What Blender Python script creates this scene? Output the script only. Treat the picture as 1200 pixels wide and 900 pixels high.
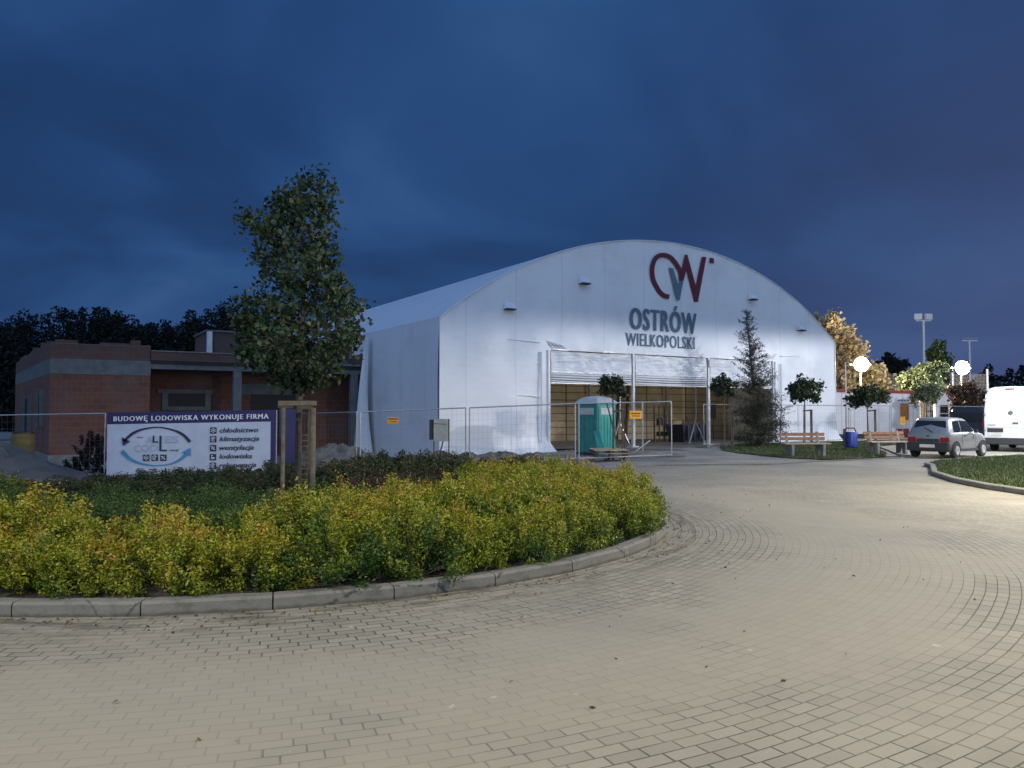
import bpy, bmesh, math, random
import numpy as np
from mathutils import Vector, Matrix
R = math.radians
random.seed(7); rng = np.random.default_rng(7)
for o in list(bpy.data.objects): bpy.data.objects.remove(o)
SC = bpy.context.scene
COL = SC.collection

# ---------------------------------------------------------------- camera
PITCH = R(2.12); F = 920.0; CAMZ = 1.6
cd = bpy.data.cameras.new('camera'); cam = bpy.data.objects.new('camera', cd); COL.objects.link(cam)
cam.location = (0, 0, CAMZ); cam.rotation_euler = (R(90) + PITCH, 0, 0)
cd.sensor_width = 36; cd.lens = 36 * F / 1200; cd.clip_end = 2000; cd.clip_start = .1
SC.camera = cam
SC.render.resolution_x = 1024; SC.render.resolution_y = 768
SC.view_settings.view_transform = 'Standard'; SC.view_settings.look = 'None'
SC.view_settings.exposure = 0; SC.view_settings.gamma = 1
# ---------------------------------------------------------------- world: overcast dusk
w = bpy.data.worlds.new('World'); SC.world = w; w.use_nodes = True
nt = w.node_tree; N = nt.nodes; L = nt.links
bg = N['Background']
def nd(N_, t, **k):
    n = N_.new(t)
    for a, b in k.items(): setattr(n, a, b)
    return n
sky = nd(N, 'ShaderNodeTexSky', sky_type='NISHITA', sun_disc=False, sun_elevation=R(1.0), sun_rotation=R(200))
tc = nd(N, 'ShaderNodeTexCoord'); sep = nd(N, 'ShaderNodeSeparateXYZ')
L.new(tc.outputs['Generated'], sep.inputs[0])
def wm(op, a, b=None, c=None):
    n = nd(N, 'ShaderNodeMath', operation=op)
    for i, v in enumerate((a, b, c)):
        if v is None: continue
        if isinstance(v, (int, float)): n.inputs[i].default_value = v
        else: L.new(v, n.inputs[i])
    return n.outputs[0]
def wramp(v, stops):
    n = nd(N, 'ShaderNodeValToRGB'); e = n.color_ramp.elements
    while len(e) < len(stops): e.new(.5)
    for i, (p, c) in enumerate(stops): e[i].position = p; e[i].color = (*c, 1)
    L.new(v, n.inputs[0]); return n.outputs[0]
def wmix(f, a, b, mode='MIX'):
    n = nd(N, 'ShaderNodeMix', data_type='RGBA', blend_type=mode)
    for i, v in ((0, f), (6, a), (7, b)):
        if isinstance(v, (int, float)): n.inputs[i].default_value = v
        elif isinstance(v, tuple): n.inputs[i].default_value = (*v, 1)
        else: L.new(v, n.inputs[i])
    return n.outputs[2]
z = sep.outputs[2]; zc = wm('MAXIMUM', z, 0.0); den = wm('ADD', zc, .22)
comb = nd(N, 'ShaderNodeCombineXYZ')
L.new(wm('DIVIDE', sep.outputs[0], den), comb.inputs[0]); L.new(wm('DIVIDE', sep.outputs[1], den), comb.inputs[1])
n1 = nd(N, 'ShaderNodeTexNoise'); n1.inputs['Scale'].default_value = 1.0; n1.inputs['Detail'].default_value = 5.0; n1.inputs['Roughness'].default_value = .46
n1.inputs['Distortion'].default_value = .5
L.new(comb.outputs[0], n1.inputs['Vector'])
cl = wramp(n1.outputs[0], [(.30, (.0088, .032, .102)), (.44, (.0122, .045, .148)), (.56, (.019, .068, .20)), (.70, (.040, .105, .26))])
# town glow low on the right hand side, under the cloud
glow = wm('MULTIPLY', wm('SMOOTH_MIN', wm('MAXIMUM', wm('MULTIPLY_ADD', sep.outputs[0], 2.2, -.22), 0.0), 1.0, .1),
          wm('POWER', wm('SUBTRACT', 1.0, wm('MINIMUM', zc, 1.0)), 1.8))
cl = wmix(wm('MULTIPLY', glow, .74), cl, (.064, .088, .205))
zen = wm('MULTIPLY_ADD', wm('MAXIMUM', wm('SUBTRACT', zc, .46), 0.0), 3.0, 1.0)
zc3 = nd(N, 'ShaderNodeCombineXYZ'); [L.new(zen, zc3.inputs[i]) for i in range(3)]
cl = wmix(1.0, cl, zc3.outputs[0], 'MULTIPLY')
# glow added to the unseen sky behind the viewer, brightens the hall front
back_glow = wm('POWER', wm('MAXIMUM', wm('MULTIPLY_ADD', sep.outputs[1], -.9, .1), 0.0), .8)
cl = wmix(1.0, cl, wmix(back_glow, (0, 0, 0), (.35, .48, .70)), 'ADD')
tot = wmix(1.0, cl, wmix(1.0, sky.outputs[0], (.005, .006, .007), 'MULTIPLY'), 'ADD')
L.new(tot, bg.inputs[0]); bg.inputs[1].default_value = 1.0
# last light of an overcast dusk, very weak and soft
sl = bpy.data.lights.new('sun', 'SUN'); sl.energy = .05; sl.angle = R(25); sl.color = (.8, .88, 1)
so = bpy.data.objects.new('sun', sl); COL.objects.link(so); so.rotation_euler = (R(55), 0, R(-20))

# lamp strengths (fixtures are built further down)
P_ISLAND, P_PARK, P_FAR, P_FILL, P_FILL2 = 4400, 6200, 7200, 3150, 3500  # last two: fill lamps added behind the viewer

# ---------------------------------------------------------------- helpers
def tag(o, label=None, cat=None, group=None, kind=None):
    if label: o['label'] = label
    if cat: o['category'] = cat
    if group: o['group'] = group
    if kind: o['kind'] = kind
    return o
def thing(name, label, cat, loc=(0, 0, 0), rz=0, group=None):
    o = bpy.data.objects.new(name, None); COL.objects.link(o); o.empty_display_size = .2
    o.location = loc; o.rotation_euler = (0, 0, rz)
    return tag(o, label, cat, group)
def ray(px, py):
    d = Vector(((px - 600) / F, 1, -(py - 450) / F)); c, s = math.cos(PITCH), math.sin(PITCH)
    return Vector((d.x, d.y * c - d.z * s, d.y * s + d.z * c))
def at(px, py, Y):          # point seen at a photo pixel, Y metres in front
    d = ray(px, py); return Vector((0, 0, CAMZ)) + d * (Y / d.y)
def gnd(px, py, z=0):
    d = ray(px, py); return Vector((0, 0, CAMZ)) + d * ((z - CAMZ) / d.z)
def copy_tree(o, parent=None):
    c = o.copy(); COL.objects.link(c); c.parent = parent
    for ch in list(o.children): copy_tree(ch, c)
    return c
def gz(x, y):               # terrain height: the building site lies a little lower on the left
    a = min(max((6 - x) / 14, 0), 1); b = min(max((y - 19) / 5, 0), 1)
    a = a * a * (3 - 2 * a); b = b * b * (3 - 2 * b)
    return -.42 * a * b

class MB:
    def __init__(s): s.v = []; s.f = []; s.sm = False
    def add(s, vs, fs):
        n = len(s.v); s.v += [tuple(v) for v in vs]; s.f += [tuple(i + n for i in f) for f in fs]; return s
    def box(s, a, b, rz=0, piv=None):
        (x0, y0, z0), (x1, y1, z1) = a, b
        vs = [Vector(p) for p in ((x0, y0, z0), (x1, y0, z0), (x1, y1, z0), (x0, y1, z0), (x0, y0, z1), (x1, y0, z1), (x1, y1, z1), (x0, y1, z1))]
        if rz:
            m = Matrix.Rotation(rz, 4, 'Z'); p = Vector(piv or ((x0 + x1) / 2, (y0 + y1) / 2, 0)); vs = [m @ (v - p) + p for v in vs]
        return s.add(vs, [(0, 3, 2, 1), (4, 5, 6, 7), (0, 1, 5, 4), (1, 2, 6, 5), (2, 3, 7, 6), (3, 0, 4, 7)])
    def tube(s, pts, r, n=8, r2=None, cap=True):
        pts = [Vector(p) for p in pts]; m = len(pts); rings = []
        for i, p in enumerate(pts):
            d = (pts[min(i + 1, m - 1)] - pts[max(i - 1, 0)]).normalized()
            up = Vector((0, 0, 1)) if abs(d.z) < .9 else Vector((1, 0, 0))
            a = d.cross(up).normalized(); b = d.cross(a)
            rr = (r[i] if isinstance(r, (list, tuple)) else (r if r2 is None else r + (r2 - r) * i / (m - 1)))
            rings.append([p + (a * math.cos(2 * math.pi * k / n) + b * math.sin(2 * math.pi * k / n)) * rr for k in range(n)])
        vs = [v for q in rings for v in q]; fs = []
        for i in range(m - 1):
            for k in range(n): fs.append((i * n + k, i * n + (k + 1) % n, (i + 1) * n + (k + 1) % n, (i + 1) * n + k))
        if cap: fs.append(tuple(range(n))[::-1]); fs.append(tuple((m - 1) * n + k for k in range(n)))
        return s.add(vs, fs)
    def bar(s, p, q, w, h):     # rectangular bar from p to q
        p, q = Vector(p), Vector(q); d = (q - p).normalized(); up = Vector((0, 0, 1)) if abs(d.z) < .9 else Vector((0, 1, 0))
        a = d.cross(up).normalized() * w / 2; b = a.cross(d).normalized() * h / 2
        vs = [p - a - b, p + a - b, p + a + b, p - a + b, q - a - b, q + a - b, q + a + b, q - a + b]
        return s.add(vs, [(0, 3, 2, 1), (4, 5, 6, 7), (0, 1, 5, 4), (1, 2, 6, 5), (2, 3, 7, 6), (3, 0, 4, 7)])
    def prism(s, poly, ext, o=(0, 0, 0)):   # poly: 3D points, ext: vector
        n = len(poly); e = Vector(ext); vs = [Vector(p) for p in poly] + [Vector(p) + e for p in poly]
        return s.add(vs, [tuple(range(n)), tuple(range(2 * n - 1, n - 1, -1))] + [(i, i + n, (i + 1) % n + n, (i + 1) % n) for i in range(n)])
    def lathe(s, prof, c=(0, 0, 0), n=20, axis='Z', a0=0):
        vs = []; fs = []; c = Vector(c); m = len(prof)
        for (r, h) in prof:
            for k in range(n):
                a = a0 + 2 * math.pi * k / n
                p = (r * math.cos(a), r * math.sin(a), h)
                if axis == 'Y': p = (p[0], p[2], p[1])
                if axis == 'X': p = (p[2], p[0], p[1])
                vs.append(c + Vector(p))
        for i in range(m - 1):
            for k in range(n): fs.append((i * n + k, i * n + (k + 1) % n, (i + 1) * n + (k + 1) % n, (i + 1) * n + k))
        fs.append(tuple(range(n))[::-1]); fs.append(tuple((m - 1) * n + k for k in range(n)))
        return s.add(vs, fs)
    def build(s, name, m, parent=None, bevel=0, smooth=False, fix=True):
        me = bpy.data.meshes.new(name); me.from_pydata([tuple(v) for v in s.v], [], s.f)
        if fix or bevel:
            bm = bmesh.new(); bm.from_mesh(me)
            bmesh.ops.recalc_face_normals(bm, faces=bm.faces)
            if bevel:
                es = [e for e in bm.edges if len(e.link_faces) == 2 and e.calc_face_angle(0) > R(25)]
                bmesh.ops.bevel(bm, geom=es, offset=bevel, segments=2, affect='EDGES', profile=.6, clamp_overlap=True)
            bm.to_mesh(me); bm.free()
        if smooth:
            me.polygons.foreach_set('use_smooth', [True] * len(me.polygons))
            me.set_sharp_from_angle(angle=R(40))
        me.materials.append(m)
        o = bpy.data.objects.new(name, me); COL.objects.link(o); o.parent = parent
        return o

# ---- materials
MATS = {}
def mat(name, col, rough=.7, metal=0, var=.12, scale=6, bump=0, bscale=60, emit=None, col2=None, spec=.5, objrand=0):
    if name in MATS: return MATS[name]
    m = bpy.data.materials.new(name); m.use_nodes = True; t = m.node_tree; b = t.nodes['Principled BSDF']
    b.inputs['Roughness'].default_value = rough; b.inputs['Metallic'].default_value = metal
    b.inputs['Specular IOR Level'].default_value = spec
    tcn = t.nodes.new('ShaderNodeTexCoord')
    n = t.nodes.new('ShaderNodeTexNoise'); n.inputs['Scale'].default_value = scale; n.inputs['Detail'].default_value = 5
    t.links.new(tcn.outputs['Object'], n.inputs['Vector'])
    cr = t.nodes.new('ShaderNodeValToRGB'); e = cr.color_ramp.elements
    c2 = col2 or tuple(min(c * (1 + var), 1) for c in col)
    e[0].position = .35; e[1].position = .68
    e[0].color = (*[c * (1 - var) for c in col], 1); e[1].color = (*c2, 1)
    t.links.new(n.outputs[0], cr.inputs[0]); out = cr.outputs[0]
    t.links.new(out, b.inputs['Base Color'])
    if bump:
        n2 = t.nodes.new('ShaderNodeTexNoise'); n2.inputs['Scale'].default_value = bscale; n2.inputs['Detail'].default_value = 4
        t.links.new(tcn.outputs['Object'], n2.inputs['Vector'])
        bp = t.nodes.new('ShaderNodeBump'); bp.inputs['Strength'].default_value = bump; bp.inputs['Distance'].default_value = .02
        t.links.new(n2.outputs[0], bp.inputs['Height']); t.links.new(bp.outputs[0], b.inputs['Normal'])
    if emit:
        b.inputs['Emission Color'].default_value = (*emit[0], 1); b.inputs['Emission Strength'].default_value = emit[1]
    MATS[name] = m; return m
class G:    # small node graph helper for surface materials
    def __init__(s, name, rough=.8):
        s.m = bpy.data.materials.new(name); s.m.use_nodes = True; s.t = s.m.node_tree; s.b = s.t.nodes['Principled BSDF']; s.b.inputs['Roughness'].default_value = rough
    def n(s, t, **k):
        n = s.t.nodes.new(t); [setattr(n, a, b) for a, b in k.items()]; return n
    def put(s, i, v):
        if isinstance(v, (int, float)): i.default_value = v
        elif isinstance(v, tuple): i.default_value = (*v, 1) if i.type == 'RGBA' else v
        else: s.t.links.new(v, i)
    def m_(s, op, a, b=None, c=None):
        n = s.n('ShaderNodeMath', operation=op)
        for i, v in enumerate((a, b, c)):
            if v is not None: s.put(n.inputs[i], v)
        return n.outputs[0]
    def mix(s, f, a, b, mode='MIX'):
        n = s.n('ShaderNodeMix', data_type='RGBA', blend_type=mode)
        s.put(n.inputs[0], f); s.put(n.inputs[6], a); s.put(n.inputs[7], b); return n.outputs[2]
    def noise(s, vec, scale, det=4, rough=.5):
        n = s.n('ShaderNodeTexNoise'); s.put(n.inputs['Scale'], scale); s.put(n.inputs['Detail'], det); s.put(n.inputs['Roughness'], rough)
        if vec is not None: s.put(n.inputs['Vector'], vec)
        return n.outputs[0]
    def step(s, v, a, b):
        n = s.n('ShaderNodeMapRange', interpolation_type='SMOOTHSTEP'); s.put(n.inputs[0], v); s.put(n.inputs[1], a); s.put(n.inputs[2], b); return n.outputs[0]
    def bump(s, h, st, dist, nrm=None):
        n = s.n('ShaderNodeBump'); s.put(n.inputs['Strength'], st); s.put(n.inputs['Distance'], dist); s.put(n.inputs['Height'], h)
        if nrm is not None: s.put(n.inputs['Normal'], nrm)
        return n.outputs[0]

CX, CY, CR = -3.6, 12.1, 5.9
def paving_material():
    g = G('paving', .75)
    geo = g.n('ShaderNodeNewGeometry'); sp = g.n('ShaderNodeSeparateXYZ'); g.put(sp.inputs[0], geo.outputs['Position'])
    wob = g.noise(geo.outputs['Position'], .7, 1)
    x = g.m_('SUBTRACT', sp.outputs[0], CX); y = g.m_('SUBTRACT', sp.outputs[1], CY)
    r = g.m_('SQRT', g.m_('ADD', g.m_('MULTIPLY', x, x), g.m_('MULTIPLY', y, y)))
    r = g.m_('ADD', r, g.m_('MULTIPLY_ADD', wob, .05, -.025))
    th = g.m_('ARCTAN2', x, g.m_('MULTIPLY', y, -1))
    W_, LL = .093, .20
    rr = g.m_('DIVIDE', r, W_); row = g.m_('FLOOR', rr); rf = g.m_('FRACT', rr)
    wn = g.n('ShaderNodeTexWhiteNoise', noise_dimensions='1D'); g.put(wn.inputs['W'], row)
    par = g.m_('MULTIPLY_ADD', wn.outputs[0], .25, g.m_('MULTIPLY', g.m_('MODULO', row, 2.0), .5))
    u = g.m_('ADD', g.m_('DIVIDE', g.m_('MULTIPLY', th, g.m_('MULTIPLY', g.m_('ADD', row, .5), W_)), LL), par)
    cell = g.m_('FLOOR', u); uf = g.m_('FRACT', u)
    jit = g.m_('MULTIPLY_ADD', g.noise(geo.outputs['Position'], 30, 2), .004, -.002)
    d1 = g.m_('MULTIPLY', g.m_('MINIMUM', rf, g.m_('SUBTRACT', 1.0, rf)), W_)
    d2 = g.m_('MULTIPLY', g.m_('MINIMUM', uf, g.m_('SUBTRACT', 1.0, uf)), LL)
    d = g.m_('ADD', g.m_('MINIMUM', g.m_('MULTIPLY', d1, 1.5), d2), jit)
    solid = g.step(d, .0026, .0080)          # 0 in the joint, 1 on the brick
    # where sand has filled the joints flush
    big = g.noise(geo.outputs['Position'], .55, 3, .6)
    band = g.m_('MULTIPLY', g.step(r, 6.9, 7.6), g.m_('SUBTRACT', 1.0, g.step(r, 8.7, 9.7)))
    fill = g.m_('ADD', g.m_('MULTIPLY', band, .30), g.m_('MULTIPLY_ADD', big, 1.5, -.42))
    open_ = g.m_('SUBTRACT', 1.0, g.step(fill, .22, .62))
    joint = g.m_('MULTIPLY', g.m_('SUBTRACT', 1.0, solid), g.m_('MULTIPLY_ADD', open_, .80, .20))
    cv = g.n('ShaderNodeCombineXYZ'); g.put(cv.inputs[0], row); g.put(cv.inputs[1], cell)
    w2 = g.n('ShaderNodeTexWhiteNoise', noise_dimensions='2D'); g.put(w2.inputs['Vector'], cv.outputs[0])
    tint = g.m_('MULTIPLY_ADD', w2.outputs[0], .22, .89)
    base = g.mix(g.noise(geo.outputs['Position'], .8, 5, .6), (.20, .193, .152), (.295, .282, .220))
    spk = g.noise(geo.outputs['Position'], 140, 3)
    base = g.mix(g.m_('MULTIPLY_ADD', spk, .6, -.15), base, (.17, .165, .15))
    tv = g.n('ShaderNodeCombineXYZ'); [g.put(tv.inputs[i], tint) for i in range(3)]
    brick = g.mix(g.m_('MULTIPLY_ADD', open_, .5, .5), base, g.mix(1.0, base, tv.outputs[0], 'MULTIPLY'))
    dust = g.mix(g.m_('MULTIPLY', g.m_('SUBTRACT', 1.0, open_), .55), brick, (.29, .272, .212))
    rv = g.n('ShaderNodeCombineXYZ'); g.put(rv.inputs[0], g.m_('MULTIPLY', th, 9.0)); g.put(rv.inputs[1], g.m_('MULTIPLY', r, 7.0))
    # drifted dirt by the kerb
    near = g.m_('MULTIPLY', g.m_('SUBTRACT', 1.0, g.step(r, 5.95, 6.9)), g.step(g.noise(rv.outputs[0], 1.0, 5, .7), .47, .60))
    dirt = g.mix(g.m_('MULTIPLY', near, .75), dust, (.075, .068, .045))
    moss = g.mix(g.noise(geo.outputs['Position'], 1.6, 2), (.045, .043, .034), (.085, .08, .055))
    col = g.mix(joint, dirt, moss)
    # tyre-rubbed darker tracks and pale spots
    trk = g.m_('MULTIPLY', g.step(g.noise(geo.outputs['Position'], .23, 2), .52, .66), .28)
    col = g.mix(trk, col, (.15, .145, .135))
    stn = g.step(g.noise(geo.outputs['Position'], 1.3, 6, .7), .56, .74)
    col = g.mix(g.m_('MULTIPLY', stn, .35), col, (.16, .15, .115))
    sp_ = g.step(g.noise(geo.outputs['Position'], 7, 3), .70, .76)
    col = g.mix(g.m_('MULTIPLY', sp_, .5), col, (.5, .47, .40))
    g.put(g.b.inputs['Base Color'], col)
    h = g.m_('ADD', g.m_('MULTIPLY', joint, -1.0), g.m_('ADD', g.m_('MULTIPLY', spk, .10), g.m_('MULTIPLY', w2.outputs[0], .22)))
    g.put(g.b.inputs['Normal'], g.bump(g.noise(geo.outputs['Position'], 2.0, 2), .25, .06, g.bump(h, .8, .007)))
    g.put(g.b.inputs['Roughness'], g.m_('MULTIPLY_ADD', spk, .15, .78))
    return g.m
def ground_material():
    g = G('site_ground', .95); geo = g.n('ShaderNodeNewGeometry'); P = geo.outputs['Position']
    a = g.mix(g.step(g.noise(P, .35, 5, .6), .4, .62), (.16, .147, .12), (.30, .285, .24))
    b = g.mix(g.step(g.noise(P, 18, 4, .7), .42, .66), a, (.30, .29, .265))
    c = g.mix(g.step(g.noise(P, .16, 3), .56, .64), b, (.10, .10, .065))
    g.put(g.b.inputs['Base Color'], c); g.put(g.b.inputs['Normal'], g.bump(g.noise(P, 14, 6, .7), .9, .06)); return g.m
def brick_material(c1, c2, mo, name):
    g = G(name, .9); tcn = g.n('ShaderNodeTexCoord'); sp = g.n('ShaderNodeSeparateXYZ'); g.put(sp.inputs[0], tcn.outputs['Object'])
    cv = g.n('ShaderNodeCombineXYZ'); g.put(cv.inputs[0], g.m_('ADD', sp.outputs[0], sp.outputs[1])); g.put(cv.inputs[1], sp.outputs[2])
    br = g.n('ShaderNodeTexBrick'); g.put(br.inputs['Vector'], cv.outputs[0]); g.put(br.inputs['Color1'], c1); g.put(br.inputs['Color2'], c2); g.put(br.inputs['Mortar'], mo)
    g.put(br.inputs['Scale'], 1.0); g.put(br.inputs['Mortar Size'], .012); g.put(br.inputs['Brick Width'], .38); g.put(br.inputs['Row Height'], .24); g.put(br.inputs['Bias'], -.1)
    st = g.step(g.noise(tcn.outputs['Object'], .8, 5, .65), .42, .7)
    g.put(g.b.inputs['Base Color'], g.mix(g.m_('MULTIPLY', st, .55), br.outputs[0], mo))
    g.put(g.b.inputs['Normal'], g.bump(g.m_('MULTIPLY', br.outputs[1], -1.0), .6, .01)); return g.m
def membrane_material(name, wr=.25, base=(.79, .81, .82)):
    g = G(name, .36); tcn = g.n('ShaderNodeTexCoord'); O = tcn.outputs['Object']; sp = g.n('ShaderNodeSeparateXYZ'); g.put(sp.inputs[0], O)
    # welded seams every 2.5 m, faint scuffs, slack folds
    cvv = g.n('ShaderNodeCombineXYZ'); g.put(cvv.inputs[0], g.m_('MULTIPLY', sp.outputs[0], .35)); g.put(cvv.inputs[1], g.m_('MULTIPLY', sp.outputs[1], .35)); g.put(cvv.inputs[2], g.m_('MULTIPLY', sp.outputs[2], 1.3))
    f1 = g.noise(cvv.outputs[0], .9, 3, .55); f2 = g.noise(O, 3.2, 3, .5)
    sc = g.noise(O, .6, 5, .65)
    c = g.mix(g.step(sc, .45, .8), base, tuple(b * .86 for b in base))
    seam = g.m_('ABSOLUTE', g.m_('SUBTRACT', g.m_('FRACT', g.m_('DIVIDE', g.m_('ADD', sp.outputs[0], sp.outputs[1]), 2.45)), .5))
    c = g.mix(g.m_('MULTIPLY', g.m_('SUBTRACT', 1.0, g.step(seam, .006, .014)), .3), c, (.45, .47, .5))
    g.put(g.b.inputs['Base Color'], c); g.put(g.b.inputs['Roughness'], g.m_('MULTIPLY_ADD', sc, .2, .30))
    b1 = g.bump(f1, wr, .5); g.put(g.b.inputs['Normal'], g.bump(f2, wr * .35, .08, b1)); return g.m
def leaf_material(name, ca, cb, cc=None, objvar=.25, rough=.5, transl=.25):
    # colour picked per leaf from the mesh attribute 'tint'
    g = G(name, rough); at_ = g.n('ShaderNodeAttribute', attribute_name='tint'); sp = g.n('ShaderNodeSeparateXYZ'); g.put(sp.inputs[0], at_.outputs['Color'])
    oi = g.n('ShaderNodeObjectInfo')
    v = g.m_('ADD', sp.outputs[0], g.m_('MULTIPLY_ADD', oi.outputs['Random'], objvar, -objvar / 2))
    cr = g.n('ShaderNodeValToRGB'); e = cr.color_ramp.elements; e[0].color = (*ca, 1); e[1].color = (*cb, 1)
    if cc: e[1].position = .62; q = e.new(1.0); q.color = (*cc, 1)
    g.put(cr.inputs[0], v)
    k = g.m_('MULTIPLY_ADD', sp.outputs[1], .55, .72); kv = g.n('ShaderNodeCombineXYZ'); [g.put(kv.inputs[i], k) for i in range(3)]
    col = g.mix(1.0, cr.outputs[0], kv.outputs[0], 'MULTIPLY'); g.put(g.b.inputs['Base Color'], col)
    tr = g.n('ShaderNodeBsdfTranslucent'); g.put(tr.inputs[0], col); mx = g.n('ShaderNodeMixShader'); g.put(mx.inputs[0], transl)
    out = g.t.nodes['Material Output']; g.put(mx.inputs[1], g.b.outputs[0]); g.put(mx.inputs[2], tr.outputs[0]); g.put(out.inputs[0], mx.outputs[0]); return g.m

def leaves(name, pts, size, m, parent=None, tint=None, aspect=.55, nrm=None, droop=0, size_var=.35, shape='leaf', bright=None):
    """one mesh of many small two-triangle folded leaves"""
    pts = np.asarray(pts, float); n = len(pts)
    ax = rng.normal(size=(n, 3)); ax[:, 2] -= droop
    ax /= np.linalg.norm(ax, axis=1)[:, None]
    b = rng.normal(size=(n, 3)); b -= (b * ax).sum(1)[:, None] * ax; b /= np.linalg.norm(b, axis=1)[:, None]
    c = np.cross(ax, b)
    sz = (size * (1 + size_var * rng.uniform(-1, 1, n)))[:, None] if np.isscalar(size) else np.asarray(size)[:, None]
    wd = sz * aspect * .5
    p0 = pts - ax * sz * .5; p2 = pts + ax * sz * .5
    p1 = pts + b * wd + c * wd * .35 - ax * sz * .05; p3 = pts - b * wd + c * wd * .35 - ax * sz * .05
    V = np.stack([p0, p1, p2, p3], 1).reshape(-1, 3)
    me = bpy.data.meshes.new(name); me.vertices.add(4 * n); me.vertices.foreach_set('co', V.ravel())
    i = np.arange(n) * 4
    T = np.stack([i, i + 1, i + 2, i, i + 2, i + 3], 1).ravel()
    me.loops.add(6 * n); me.loops.foreach_set('vertex_index', T)
    me.polygons.add(2 * n); me.polygons.foreach_set('loop_start', np.arange(2 * n) * 3); me.polygons.foreach_set('loop_total', np.full(2 * n, 3))
    me.update(calc_edges=True)
    if tint is None: tint = rng.uniform(0, 1, n)
    col = np.zeros((n, 4, 4)); col[:, :, 0] = np.clip(tint, 0, 1)[:, None]; col[:, :, 1] = (rng.uniform(0, 1, n) if bright is None else bright)[:, None]; col[:, :, 3] = 1
    a = me.attributes.new('tint', 'FLOAT_COLOR', 'POINT'); a.data.foreach_set('color', col.ravel())
    me.materials.append(m); o = bpy.data.objects.new(name, me); COL.objects.link(o); o.parent = parent
    return o

def text(s, x, z, w, h, m, parent, name='lettering', bold=0, shear=0, y=-.01, outline=False, spacing=1.0, thick=0):
    """lettering lying in the local XZ plane, left edge x, baseline z, fitted to width w and cap height h"""
    c = bpy.data.curves.new(name, 'FONT'); c.body = s; c.size = 1; c.offset = bold; c.shear = shear; c.space_character = spacing
    c.resolution_u = 3
    if outline: c.fill_mode = 'NONE'; c.bevel_depth = .012
    t = bpy.data.objects.new(name, c); COL.objects.link(t)
    dg = bpy.context.evaluated_depsgraph_get(); me = bpy.data.meshes.new_from_object(t.evaluated_get(dg)); bpy.data.objects.remove(t)
    co = np.zeros(len(me.vertices) * 3); me.vertices.foreach_get('co', co); co = co.reshape(-1, 3)
    x0, x1 = co[:, 0].min(), co[:, 0].max(); cap = .73
    out = np.zeros_like(co); out[:, 0] = x + (co[:, 0] - x0) / (x1 - x0) * w; out[:, 2] = z + co[:, 1] / cap * h; out[:, 1] = y - co[:, 2] * .1
    me.vertices.foreach_set('co', out.ravel()); me.update()
    if thick:
        bm = bmesh.new(); bm.from_mesh(me); g0 = bm.verts[:] + bm.edges[:] + bm.faces[:]
        for q, dx_ in enumerate((-thick, thick, -thick / 2, thick / 2)):
            d_ = bmesh.ops.duplicate(bm, geom=g0)['geom']; bmesh.ops.translate(bm, verts=[e for e in d_ if isinstance(e, bmesh.types.BMVert)], vec=(dx_, -.0015 * (q + 1), 0))
        bm.to_mesh(me); bm.free()
    me.materials.clear(); me.materials.append(m)
    o = bpy.data.objects.new(name, me); COL.objects.link(o); o.parent = parent; return o

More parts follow.
